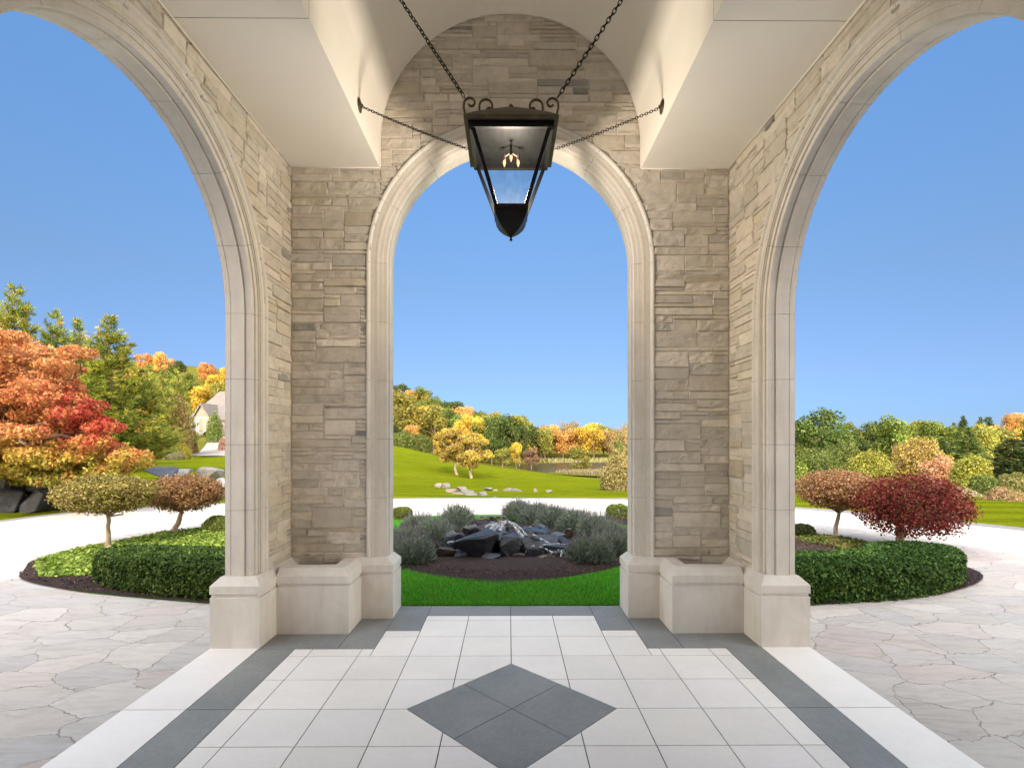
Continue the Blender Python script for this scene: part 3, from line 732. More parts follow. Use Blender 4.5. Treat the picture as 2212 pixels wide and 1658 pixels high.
# bulbs on a small cluster
bulbs = [(-.055, .03), (.0, -.05), (.06, .03)]
M['sleeve'] = simple('sleeve', (.16, .11, .08), rough=.5, bstr=0); M['bulb'] = emit('bulb', (1, .50, .26), .55)
ring = MB(); ring.tube([(0, 0, 4.30), (0, 0, 4.06)], .008, 8); ring.build('stem', M['iron'], lan)
for bx_, by_ in bulbs:
    m_ = MB(); m_.tube([(0, 0, 4.07), (bx_, by_, 4.05)], .005, 6); m_.lathe((bx_, by_, 4.02), [(.001, 0), (.013, 0), (.013, .05), (.001, .05)], 10)
    so_ = m_.build('candle_socket', M['sleeve'], lan)
    m_ = MB(); m_.lathe((bx_, by_, 3.965), [(.001, 0), (.006, .012), (.012, .03), (.012, .045), (.008, .055)], 12); m_.build('bulb', M['bulb'], so_, smooth=True)
ld = bpy.data.lights.new('bulb_light', 'POINT'); ld.specular_factor = 0; ld.energy = 24; ld.color = (1, .84, .68); ld.shadow_soft_size = .05
lo = bpy.data.objects.new('bulb_light', ld); COL.objects.link(lo); lo.location = (0, LY, 3.74)
# chains
def chain(name, a, b, link_len, link_w, wire, sag, label, plate=False, rad_seg=10):
    a, b = Vector(a), Vector(b); L = (b-a).length; n = max(3, round(L/(link_len*.72)))
    root = thing(name, label, 'chain', tuple(a)); mb = MB()
    pos = lambda t: a.lerp(b, t)-Vector((0, 0, sag*4*t*(1-t)))-a
    for i in range(n):
        t0, t1 = i/n, (i+1)/n; p = (pos(t0)+pos(t1))/2; d = (pos(t1)-pos(t0)).normalized()
        side = d.cross(Vector((0, 1, 0))).normalized(); oth = d.cross(side)
        u = side if i % 2 else oth
        u = (side*(.8 if i % 2 else .45)+oth*(.6 if i % 2 else -.9)).normalized()
        pts = []
        for k in range(rad_seg+1):
            th = 2*math.pi*k/rad_seg
            pts.append(p+d*math.cos(th)*link_len*.5+u*math.sin(th)*link_w*.5)
        mb.tube(pts, wire, 5, caps=False)
    if plate:
        mb.build('links', M['iron'], root, smooth=True)
        m2 = MB(); sgn = -1 if b.x < 0 else 1; c = b-a
        prof = [(0, .001), (.056, .001), (.056, .006), (.04, .012), (.015, .018), (.01, .03), (.001, .03)]
        vs = []; n2 = 20
        for r_, h in prof: vs += [(c.x-sgn*h, c.y+r_*math.cos(2*math.pi*k/n2), c.z+r_*math.sin(2*math.pi*k/n2)) for k in range(n2)]
        fs = [(i*n2+k, i*n2+(k+1) % n2, (i+1)*n2+(k+1) % n2, (i+1)*n2+k) for i in range(len(prof)-1) for k in range(n2)]
        m2.add(vs, fs); m2.build('wall_plate', M['bronze'], root, smooth=True)
    else: mb.build('links', M['iron'], root, smooth=True)
    return root
zv = lambda x: ZV+math.sqrt(max(0, XV**2-x*x))
for s, nm in ((-1, 'left'), (1, 'right')):
    a = (s*.388, LY, 4.53); x1 = s*.94
    chain('lantern_chain', a, (x1, LY, zv(.94)), .062, .032, .0045, 0, 'heavy iron chain rising from the %s scroll of the lantern to the vault' % nm)
    chain('guy_chain', (s*.362, LY, 4.10), (s*(XV-.001), LY, 4.455), .030, .020, .003, .012, 'thin iron chain from the %s side of the lantern to a round wall plate' % nm, True)

# ================================================================== PLANTING NEAR THE PORCH
def lerpc(a, b, t): return tuple(a[i]+(b[i]-a[i])*t for i in range(3))
def topiary(name, label, base, crown_c, rx, ry, rz_, cols, w, trunk_top, n=9000, size=.034, lean=0, mat='leaf', flat=.5, dens=.85, tint=None, trunk_r=.03, barkm='bark_pale', seed=1):
    """small clipped tree: bare trunk, fan of branches, flattened dense crown"""
    global rnd, nr
    rnd = random.Random(seed); nr = np.random.default_rng(seed)
    b = Vector(base); root = thing(name, label, 'tree', tuple(b))
    cc = Vector(crown_c)-b; tt = Vector(trunk_top)-b
    blobs = [((cc.x, cc.y, cc.z), (rx, ry, rz_))]*3
    for k in range(26):
        a = rnd.random()*6.283; q = rnd.uniform(.45, .88); e = rnd.uniform(-.55, .75)
        sc_ = math.sqrt(max(.05, 1-e*e))
        blobs.append(((cc.x+rx*q*math.cos(a)*sc_, cc.y+ry*q*math.sin(a)*sc_, cc.z+rz_*q*e), (rx*.26, ry*.26, rz_*.3)))
    me = crown_mesh('crown', blobs, n, size, cols, w, .28, .55, 1.35, mat, tint, spread=1.6)
    link('crown', me, root)
    mb = MB(); limb(mb, (0, 0, -.02), tt, trunk_r*1.25, trunk_r*.85, .03, 9, 6)
    mb.tube([(0, 0, -.02), (0, 0, .02), (tt.x*.12, 0, tt.z*.12)], [trunk_r*1.9, trunk_r*1.55, trunk_r*1.2], 9)
    for k in range(18):
        a = rnd.random()*6.283; q = rnd.uniform(.4, .95)
        e = Vector((cc.x+rx*q*math.cos(a), cc.y+ry*q*math.sin(a), cc.z+rz_*rnd.uniform(-.5, .5)))
        p = limb(mb, tt.lerp(Vector((cc.x, cc.y, cc.z)), rnd.uniform(-.1, .3)), e, trunk_r*.5, trunk_r*.12, .14, 5, 5)
        limb(mb, p[3], p[3]+Vector((rnd.gauss(0, .15), rnd.gauss(0, .15), .1)), trunk_r*.2, trunk_r*.06, .1, 4, 3)
    mb.build('trunk', M[barkm], root, smooth=True); return root
YG = [(.34, .27, .07), (.28, .24, .05), (.36, .22, .10), (.20, .20, .04)]
topiary('clipped_tree', 'round clipped tree with yellow-green leaves and straight thin trunk, left of the leaning one', gp(235, 1185), pt(228, 1066, 8.1), .69, .64, .30, YG, [.35, .3, .2, .15], pt(233, 1112, 8.08), 24000, .024, seed=2)
topiary('clipped_tree', 'clipped tree with orange-brown leaves and a leaning trunk, beside the yellow-green one', gp(376, 1153), pt(400, 1064, 9.35), .63, .60, .33, [(.40, .24, .10), (.34, .25, .07), (.38, .17, .09), (.30, .22, .07)], [.35, .3, .2, .15], pt(393, 1105, 9.3), 20000, .025, trunk_r=.042, seed=3)
topiary('clipped_tree', 'clipped tree with bronze-orange leaves between the right arch and the red tree', gp(1803, 1161), pt(1808, 1056, 9.04), .66, .62, .34, [(.42, .22, .11), (.36, .17, .08), (.34, .25, .07), (.44, .27, .15)], [.35, .3, .2, .15], pt(1812, 1110, 9.04), 22000, .025, trunk_r=.032, seed=4)
topiary('clipped_tree', 'wide clipped tree with dark red leaves rising behind the yew hedge', gp(1947, 1178), pt(1966, 1092, 8.15), .82, .76, .50, [(.28, .045, .03), (.16, .028, .018), (.32, .13, .06), (.13, .08, .02)], [.4, .3, .2, .1], pt(1946, 1130, 8.15), 20000, .027, trunk_r=.055, seed=5)

def hull_bush(name, label, cat, c, r, n, size, cols, w=None, mat='leaf', shell=.3, group=None, box=0.0, kind=None, aspect=1.4, droop=None, seed=0):
    global nr; nr = np.random.default_rng(seed+900)
    d = nr.normal(size=(n*2, 3)); d /= np.linalg.norm(d, axis=1)[:, None]; d = d[d[:, 2] > -.35][:n]
    if box: d = np.sign(d)*np.abs(d)**(1-box); d /= (np.sum(np.abs(d)**6, 1)**(1/6))[:, None]**box
    rad = 1-shell*nr.random(len(d))**1.5
    lump = np.array([noise.noise(Vector(tuple(q*2.0+seed)))*.26+noise.noise(Vector(tuple(q*5.5+seed)))*.14 for q in d])*(.5 if box else 1)
    P = d*(rad*(1+lump))[:, None]*np.array(r); P[:, 2] = np.maximum(P[:, 2]+r[2]*.3, .01)
    V, Fq, C = leaf_quads(P, size, pal(len(P), cols, w, .3), d, 1.4, aspect, droop=droop)
    me = mesh_np(name, V, Fq, M[mat], col=C); root = thing(name, label, cat, tuple(c), group=group)
    if kind: root['kind'] = kind
    link('foliage', me, root)
    mb = MB()
    for k in range(7):
        a = rnd.random()*6.28; limb(mb, (0, 0, -.03), (r[0]*.6*math.cos(a), r[1]*.6*math.sin(a), r[2]*.8), max(.006, r[0]*.04), .003, .1, 5, 3)
    mb.build('stem', M['bark'], root); return root
BOXW = [(.22, .28, .04), (.15, .21, .03), (.30, .33, .07)]
for x, y, rr_, lb in ((868, 1119, .22, 'small round boxwood on the left edge of the middle arch view'), (1334, 1116, .25, 'small round boxwood on the right edge of the middle arch view'),
                  (474, 1147, .26, 'round boxwood against the pier right of the leaning clipped tree'), (1733, 1157, .19, 'small dark boxwood between the right pier and the bronze-orange tree')):
    hull_bush('boxwood', lb, 'shrub', gp(x, y), (rr_, rr_, rr_*.85), 6000, .018, BOXW if x != 1733 else [(.05, .07, .015), (.03, .05, .01)], seed=int(x), box=.25)
# yew hedges: crescent footprint filled with needles on a dark core
def in_poly(x, y, poly):
    c = np.zeros(len(x), bool); n = len(poly); j = n-1
    for i in range(n):
        xi, yi, xj, yj = poly[i][0], poly[i][1], poly[j][0], poly[j][1]
        c ^= ((yi > y) != (yj > y)) & (x < (xj-xi)*(y-yi)/(yj-yi+1e-12)+xi); j = i
    return c
def hedge(label, foot, h, n, seed):
    global nr; nr = np.random.default_rng(seed)
    P2 = [(p.x, p.y) for p in spline(foot, 6)]; root = thing('yew_hedge', label, 'hedge', (foot[0][0], foot[0][1], 0)); ox, oy = foot[0][0], foot[0][1]
    L = len(P2); cxm = sum(p[0] for p in P2)/L; cym = sum(p[1] for p in P2)/L
    # core
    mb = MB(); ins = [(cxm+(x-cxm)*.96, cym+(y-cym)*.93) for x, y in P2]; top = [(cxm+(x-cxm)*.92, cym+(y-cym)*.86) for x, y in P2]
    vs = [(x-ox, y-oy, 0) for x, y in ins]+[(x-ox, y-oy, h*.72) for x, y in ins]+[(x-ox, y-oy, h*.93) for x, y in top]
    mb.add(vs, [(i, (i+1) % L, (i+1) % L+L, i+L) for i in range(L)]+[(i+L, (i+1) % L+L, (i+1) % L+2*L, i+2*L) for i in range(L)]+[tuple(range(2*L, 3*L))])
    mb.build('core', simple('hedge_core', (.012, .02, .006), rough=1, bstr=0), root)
    # side leaves
    per = [((P2[(i+1) % L][0]-P2[i][0]), (P2[(i+1) % L][1]-P2[i][1])) for i in range(L)]; ln = np.array([math.hypot(*p) for p in per]); cum = ln/ln.sum()
    ns = int(n*.5); k = nr.choice(L, ns, p=cum); t = nr.random(ns); PA = np.array(P2); D = np.array(per)
    q = PA[k]+D[k]*t[:, None]; nn = np.stack([D[k][:, 1], -D[k][:, 0]], 1)/ln[k][:, None]
    area = sum(P2[i][0]*P2[(i+1) % L][1]-P2[(i+1) % L][0]*P2[i][1] for i in range(L)); nn *= (1 if area > 0 else -1)
    z = nr.random(ns)*h; lump = np.array([noise.noise(Vector((a*5, b*5, c*5))) for (a, b), c in zip(q, z)])
    inset = np.where(z > h*.75, (z-h*.75)/(h*.25), 0)**2*.07+nr.random(ns)*.06
    q = q+nn*(.02+.03*lump-inset)[:, None]
    S = np.stack([q[:, 0], q[:, 1], z], 1); SN = np.stack([nn[:, 0], nn[:, 1], np.full(ns, .35)], 1)
    nt_ = n-ns; bb = PA.min(0), PA.max(0); x = nr.uniform(bb[0][0], bb[1][0], nt_*3); y = nr.uniform(bb[0][1], bb[1][1], nt_*3)
    m_ = in_poly(x, y, P2); x, y = x[m_][:nt_], y[m_][:nt_]
    dist = np.min(np.hypot(x[:, None]-PA[None, :, 0], y[:, None]-PA[None, :, 1]), 1)
    lump = np.array([noise.noise(Vector((a*4, b*4, 3))) for a, b in zip(x, y)])
    z = h-np.clip(.08-dist, 0, .08)**2*12+.022*lump-nr.random(len(x))*.03
    Tn = np.stack([x, y, z], 1); TN = np.tile([0, 0, 1.], (len(x), 1))
    P = np.concatenate([S, Tn]); ND = np.concatenate([SN, TN]); P[:, 0] -= ox; P[:, 1] -= oy
    C = pal(len(P), [(.06, .12, .022), (.04, .085, .018), (.13, .20, .03)], [.5, .3, .2], .3)
    V, Fq, C = leaf_quads(P, .021, C, ND, 1.8, 2.0)
    link('foliage', mesh_np('hedge', V, Fq, M['needle'], col=C), root)
hedge('low dark yew hedge curving away from the left side arch', [(-2.66, 5.45), (-3.1, 5.5), (-4.0, 5.74), (-4.65, 6.02), (-5.05, 6.4), (-4.9, 6.75), (-4.3, 6.72), (-3.4, 6.6), (-2.66, 6.55)], .35, 42000, 21)
hedge('thick dark yew hedge curving away from the right side arch', [(2.66, 5.38), (3.1, 5.38), (4.0, 5.5), (4.75, 5.72), (5.3, 6.08), (5.6, 6.5), (5.35, 6.85), (4.8, 6.85), (4.2, 6.4), (3.4, 6.3), (2.66, 6.3)], .36, 46000, 22)
# ground cover and grass (stuff)
def cover(name, poly, n, size, cols, w, h, kind='stuff', avoid=None, zf=None, aspect=1.5, mat='leaf', label=None, cat=None, seed=31, ground=.01):
    global nr; nr = np.random.default_rng(seed)
    PA = np.array(poly); x = nr.uniform(PA[:, 0].min(), PA[:, 0].max(), n*4); y = nr.uniform(PA[:, 1].min(), PA[:, 1].max(), n*4)
    m_ = in_poly(x, y, poly)
    if avoid is not None: m_ &= ~avoid(x, y)
    x, y = x[m_][:n], y[m_][:n]
    z = ground+nr.random(len(x))*h*(.6+.4*np.array([noise.noise(Vector((a*3, b*3, 0))) for a, b in zip(x, y)]))
    P = np.stack([x, y, z], 1); V, Fq, C = leaf_quads(P, size, pal(len(P), cols, w, .3), np.tile([0, 0, 1.], (len(P), 1)), 1.3, aspect)
    o = link(name, mesh_np(name, V, Fq, M[mat], col=C)); tag(o, label, cat, None, kind); return o
inL = [(p.x, p.y) for p in spline(mulch_left(), 4)]
coverL = [(-6.62, 7.5), (-6.52, 8.5), (-6.2, 9.5), (-5.5, 10.2), (-4.6, 10.7), (-3.2, 11.1), (-2.6, 10.5), (-2.5, 6.5), (-4.9, 6.7), (-5.3, 6.45), (-5.75, 6.42), (-6.2, 6.85), (-6.6, 7.3)]
cover('ground_cover', coverL, 30000, .042, [(.24, .36, .05), (.34, .43, .08), (.14, .23, .03)], [.45, .3, .25], .06, label='bright leafy ground cover around the two clipped trees on the left', cat='ground cover')
coverR = [(5.75, 7.2), (5.9, 8.1), (5.7, 8.9), (5.0, 9.6), (4.2, 10.3), (3.6, 10.2), (4.6, 9.2), (5.0, 8.2), (5.2, 7.2)]
cover('ground_cover', coverR, 5000, .040, [(.14, .20, .035), (.18, .22, .05), (.22, .12, .05)], [.45, .3, .25], .05, label='patchy green ground cover beside the mulch under the bronze-orange tree', cat='ground cover', seed=32)
BED = (0.0, 8.55, 2.05, 2.33)
def bed_avoid(x, y): return ((x-BED[0])/BED[2])**2+((y-BED[1])/BED[3])**2 < 1.0
def grass_blades(name, x0, x1, y0, y1, n, h, cols, avoid, poly=None, seed=41, wd=.0035):
    global nr; nr = np.random.default_rng(seed)
    x = nr.uniform(x0, x1, n); y = y0+(y1-y0)*nr.random(n)**1.25; m_ = ~avoid(x, y)
    if poly is not None: m_ &= in_poly(x, y, poly)
    x, y = x[m_], y[m_]; n = len(x); a = nr.random(n)*6.283; hh = h*(.6+.7*nr.random(n)); ln = nr.normal(size=(n, 2))*h*.45
    b = np.stack([x, y, np.full(n, .003)], 1); dx = np.stack([np.cos(a), np.sin(a), np.zeros(n)], 1)*wd
    tip = b+np.stack([ln[:, 0], ln[:, 1], hh], 1)
    V = np.stack([b-dx, b+dx, tip], 1).reshape(-1, 3); Fq = np.arange(n*3).reshape(n, 3)
    C = np.repeat(pal(n, cols, None, .25), 3, 0)
    o = link(name, mesh_np(name, V, Fq, M['leaf'], col=C)); tag(o, 'short mown green grass in front of the mulch bed', 'grass', None, 'stuff'); return o
grass_blades('grass', -2.4, 2.4, 5.34, 9.5, 120000, .034, [(.11, .44, .02), (.17, .50, .035), (.07, .33, .015), (.25, .42, .06)], bed_avoid, [(p[0], p[1]) for p in island])

# ---------- central bed: mulch mound, lavender, rock fountain
def mound():
    mb = MB(); n = 64; rings = [1.0, .97, .8, .5, 0.02]; zs = [.0, .03, .05, .06, .06]
    vs = []
    for q, z in zip(rings, zs):
        for k in range(n):
            t = 2*math.pi*k/n; wob = 1+.02*math.sin(3*t+1)+.015*math.sin(7*t)
            vs.append((BED[0]+BED[2]*q*wob*math.cos(t), BED[1]+BED[3]*q*wob*math.sin(t), z+.006))
    fs = [(i*n+k, i*n+(k+1) % n, (i+1)*n+(k+1) % n, (i+1)*n+k) for i in range(len(rings)-1) for k in range(n)]
    mb.add(vs, fs); return mb.build('mulch_bed', M['mulch'], smooth=True)
tag(mound(), kind='structure')
def chips(name, n, pos, label, seed=51, ln=.022):
    global nr; nr = np.random.default_rng(seed); P = pos(n); n = len(P)
    C = pal(n, [(.12, .05, .038), (.055, .024, .02), (.22, .13, .10), (.028, .014, .012)], [.4, .3, .12, .18], .3)
    V, Fq, C = leaf_quads(P, ln*.33, C, np.tile([0, 0, 1.], (n, 1)), .9, 3.4)
    o = link(name, mesh_np(name, V, Fq, M['chip'], col=C)); tag(o, label, 'mulch', None, 'stuff')
def bedpos(n):
    t = nr.random(n)*6.283; q = np.sqrt(.15+.82*nr.random(n)); x = BED[0]+BED[2]*q*np.cos(t); y = BED[1]+BED[3]*q*np.sin(t)
    k = y < 9.2; x, y, q = x[k], y[k], q[k]
    return np.stack([x, y, .045+nr.random(len(x))*.014-np.clip(q-.93, 0, 1)*.3], 1)
chips('mulch', 42000, bedpos, 'dark brown wood-chip mulch in front of the rock fountain')
def sidepos(poly):
    def f(n):
        PA = np.array(poly); x = nr.uniform(PA[:, 0].min(), PA[:, 0].max(), n); y = nr.uniform(PA[:, 1].min(), PA[:, 1].max(), n); k = in_poly(x, y, poly)
        return np.stack([x[k], y[k], .012+nr.random(k.sum())*.015], 1)
    return f
chips('mulch', 26000, sidepos(inL), 'dark wood-chip mulch along the left hedge', 52, .028)
chips('mulch', 26000, sidepos([(p.x, p.y) for p in spline(mulch_right(), 4)]), 'dark wood-chip mulch around the right hedge and trees', 53, .028)

def rock_mesh(name, w, d, h, col, seed, mat='slate_rock', flat=.0, npts=13):
    rr = random.Random(seed); bm = bmesh.new(); pts = []
    for k in range(npts):
        v = Vector((rr.gauss(0, 1), rr.gauss(0, 1), rr.gauss(0, 1))).normalized()
        v = Vector([math.copysign(abs(q)**.6, q) for q in v]); v *= rr.uniform(.86, 1.08)/max(abs(v.x), abs(v.y), abs(v.z))**.5
        pts.append(bm.verts.new((v.x*w*.5, v.y*d*.5, v.z*h*.5)))
    bmesh.ops.convex_hull(bm, input=bm.verts)
    for v in [v for v in bm.verts if not v.link_faces]: bm.verts.remove(v)
    bmesh.ops.bevel(bm, geom=list(bm.edges), offset=min(w, h)*.035, segments=1, affect='EDGES')
    bmesh.ops.triangulate(bm, faces=bm.faces)
    bmesh.ops.subdivide_edges(bm, edges=[e for e in bm.edges if e.calc_length() > max(w, h)*.18], cuts=1)
    for v in bm.verts:
        q = v.co*(9/max(w, .15)**.5); f = noise.fractal(q+Vector((seed, 0, 0)), 1, 2, 3)
        v.co += v.co.normalized()*f*min(w, h)*.045
    # scale to the exact box
    xs_ = [v.co.x for v in bm.verts]; zs_ = [v.co.z for v in bm.verts]
    kx = w/(max(xs_)-min(xs_)); kz = h/(max(zs_)-min(zs_)); mx, mz = (max(xs_)+min(xs_))/2, (max(zs_)+min(zs_))/2
    for v in bm.verts: v.co.x = (v.co.x-mx)*kx; v.co.z = (v.co.z-mz)*kz
    me = bpy.data.meshes.new(name); bm.to_mesh(me); bm.free(); me.materials.append(M[mat])
    a = me.color_attributes.new('col', 'FLOAT_COLOR', 'POINT')
    a.data.foreach_set('color', [x for _ in me.vertices for x in (*col, 1)])
    return me
DK, BL, BR, TN, SL = (.024, .025, .033), (.055, .064, .085), (.10, .075, .055), (.20, .16, .125), (.075, .09, .10)
FR = [  # box in a 2212-wide enlargement of the fountain, colour, extra depth, label
 (610,345,985,612,DK,.0,'broad dark slab leaning forward at the front of the rock fountain'),(520,358,690,505,BL,.1,'blue-grey slab left of the big dark slab'),(600,500,752,612,BL,-.05,'bluish block under the left end of the big dark slab'),
 (450,480,628,590,BR,0,'rounded brown rock left of the bluish block'),(1015,385,1188,618,DK,.05,'tall dark wedge standing at the centre front'),(820,535,1015,628,BL,-.1,'low bluish rock in front of the big dark slab'),
 (1108,540,1245,642,BR,-.05,'brown rock at the foot of the centre wedge'),(1072,270,1185,420,DK,.25,'dark peak on top of the fountain'),(790,290,1010,450,DK,.5,'wet dark rock left of the peak'),
 (890,250,1250,420,(.10,.10,.12),.75,'wet grey crown rock under the spout'),(900,340,1130,520,DK,.3,'dark rock below the peak'),(1180,395,1300,525,DK,.2,'dark block right of the centre wedge'),
 (1290,370,1470,490,DK,.3,'wet dark rock under the right-hand fall'),(1305,275,1465,405,SL,.75,'pointed slate-green rock behind the right-hand fall'),(1370,440,1665,545,DK,.1,'long flat dark slab on the right'),
 (1240,480,1425,585,DK,0,'dark faceted rock below the right-hand fall'),(1528,500,1622,578,(.09,.09,.10),-.02,'small wet stone at the right foot'),(1440,522,1565,582,(.09,.09,.11),0,'flat wet stone beside the small wet one'),
 (1585,310,1695,405,BR,.8,'brown block at the back right beside the lavender'),(1465,345,1605,415,SL,.7,'grey-green rock between the pointed rock and the brown block'),(1475,385,1710,470,DK,.45,'wet dark rock at the right rear'),
 (295,375,415,505,SL,.3,'upright grey rock in the left lavender'),(385,430,505,530,BR,.15,'brown rock beside the upright grey one'),(420,495,500,575,SL,.02,'grey rock below the brown one on the left'),
 (680,280,805,380,(.12,.11,.10),.65,'brown-grey rock behind the blue-grey slab'),(785,212,855,280,(.09,.09,.09),.95,'small rock at the back beside the dry-stone edge'),
 (880,596,1115,645,TN,-.12,'long tan stone lying in the mulch at the front'),(1215,552,1515,640,TN,-.06,'long tan kerb stone at the right front'),(440,572,610,612,TN,-.05,'flat tan stone at the left front'),
 (1235,285,1325,350,(.12,.12,.13),.8,'small grey rock behind the spout'),(1050,600,1150,645,BL,-.15,'small blue stone at the very front'),(540,335,620,400,TN,.35,'tan rock showing above the blue-grey slab')]
for k, (x0, y0, x1, y1, c, dd, lb) in enumerate(FR):
    toD = lambda x, y: (842+.2343*x, 1068.8+.2343*y)
    Yd = 7.35+dd+max(0, (600-y1))/300*.75
    a, b = toD((x0+x1)/2, (y0+y1)/2); p = pt(a, b, Yd)
    sx = (x1-x0)*.2343*Yd/F; sz = (y1-y0)*.2343*Yd/F
    o = link('fountain_rock', rock_mesh('rock', sx*1.14, max(sx*.75, sz*.85, .18), sz*1.2, c, 100+k, npts=11)); o.location = p; o.rotation_euler.z = rnd.uniform(-.15, .15)
    tag(o, lb, 'rock', 'rocks of the fountain')
# a heap core of rubble so nothing floats
for k in range(16):
    t = rnd.random()*6.283; q = rnd.random()**.5; x = .05+.62*q*math.cos(t); y = 8.0+.5*q*math.sin(t)
    o = link('rubble_stone', rock_mesh('rubble', .36, .32, .3, (.03, .03, .036), 300+k)); o.location = (x, y, .12+.1*(1-q)); tag(o, 'black rubble stone packed deep between the fountain rocks', 'rock', 'rubble inside the fountain')
# dry-stone edge at the back
k = 0
for row in range(3):
    x = 830
    while x < 1050:
        wd_ = rnd.uniform(34, 66); a, b = 842+.2343*(x+wd_/2), 1068.8+.2343*(200+row*17)
        p = pt(a, b, 9.9+rnd.uniform(-.05, .05)); o = link('edging_stone', rock_mesh('edging', wd_*.2343*9.9/F, .2, 17*.2343*9.9/F*1.05, rnd.choice([(.12, .10, .08), (.08, .07, .06), (.17, .11, .08), (.10, .09, .085)]), 500+k, 'dry_rock')); o.location = p
        tag(o, 'flat brown stone of the low dry-stone edge behind the fountain', 'stone', 'dry-stone edge behind the fountain'); x += wd_; k += 1
# running water: thin sheets draped over the rocks
def fmat():
    m, n, p, out = new_mat('white_water'); v = coords(n, (1, 1, .25))
    f = ntex(n, v, 38, 6, .75, .6)
    p.inputs['Base Color'].default_value = (.86, .89, .93, 1); p.inputs['Roughness'].default_value = .25
    t = n.nodes.new('ShaderNodeBsdfTransparent'); mx = n.nodes.new('ShaderNodeMixShader')
    n.links.new(ramp(n, f, [(.40, (.0, .0, .0)), (.66, (.8, .8, .8))]), mx.inputs[0]); n.links.new(t.outputs[0], mx.inputs[1]); n.links.new(p.outputs[0], mx.inputs[2]); n.links.new(mx.outputs[0], out.inputs[0])
    return m
M['white_water'] = fmat()
def water_ribbon(path, w0, w1, Y0, Y1, name='flowing_water', label=''):
    mb = MB(); n = len(path); pts = []
    for i, (x, y) in enumerate(path):
        t = i/(n-1); a, b = 842+.2343*x, 1068.8+.2343*y; pts.append(pt(a, b, Y0+(Y1-Y0)*t))
    m_ = 6; vs = []
    for i, p in enumerate(pts):
        d = (pts[min(i+1, n-1)]-pts[max(i-1, 0)]).normalized(); s = Vector((d.z, 0, -d.x)).normalized(); w_ = (w0+(w1-w0)*i/(n-1))*(1+.2*rnd.uniform(-1, 1))
        for j in range(m_+1):
            u = j/m_-.5; vs.append(p+s*u*w_+Vector((0, -.03+.06*abs(u)+rnd.uniform(-.006, .006), .012*math.cos(u*3)+rnd.uniform(-.006, .006))))
    L = m_+1; mb.add(vs, [(i*L+j, i*L+j+1, (i+1)*L+j+1, (i+1)*L+j) for i in range(n-1) for j in range(m_)])
    o = mb.build(name, M['white_water'], smooth=True); s_ = o.modifiers.new('s', 'SUBSURF'); s_.levels = s_.render_levels = 2
    tag(o, label, 'water', 'water running over the fountain')
for k_, (path, w0, w1, lb) in enumerate([
    ([(1085, 238), (1130, 250), (1180, 290), (1225, 340), (1262, 380), (1290, 402)], .03, .05, 'white strand on the outer right edge of the crown rock'), ([(1085, 240), (1125, 262), (1160, 305), (1195, 355), (1240, 400)], .02, .06, 'white strand right of the dark peak'),
    ([(1075, 238), (1030, 250), (985, 262), (945, 290), (925, 325)], .02, .05, 'white strand on the outer left edge of the crown rock'), ([(1075, 242), (1040, 262), (1000, 285), (960, 322), (950, 345)], .02, .05, 'white strand falling left of centre on the crown rock'),
    ([(1078, 245), (1055, 270), (1030, 298), (1015, 330)], .02, .05, 'short white strand left of the dark peak'), ([(990, 268), (950, 268), (905, 280), (880, 292)], .02, .04, 'thin film of water reaching the far left of the crown rock')]):
    water_ribbon(path, w0, w1, 7.98, 7.75 if path[-1][0] > 1100 else 7.85, label=lb)
water_ribbon([(1285, 385), (1275, 420), (1285, 460), (1300, 500)], .05, .14, 7.62, 7.5, label='narrow white fall dropping between the right-hand rocks')
water_ribbon([(1310, 385), (1370, 410), (1430, 435), (1470, 452)], .10, .05, 7.68, 7.6, label='white water crossing the rock right of the narrow fall')
water_ribbon([(1400, 462), (1480, 456), (1570, 452), (1640, 462)], .025, .04, 7.42, 7.42, label='film of white water on the long flat slab')
water_ribbon([(1380, 478), (1430, 500), (1470, 520), (1500, 540)], .03, .05, 7.4, 7.33, label='thin trickle running to the small wet stone')
water_ribbon([(1545, 515), (1580, 512), (1590, 540), (1580, 572)], .05, .05, 7.2, 7.18, label='white splash over the small wet stone')
water_ribbon([(530, 445), (570, 435), (620, 440), (650, 430)], .05, .03, 7.45, 7.5, label='film of water on the blue-grey slab')
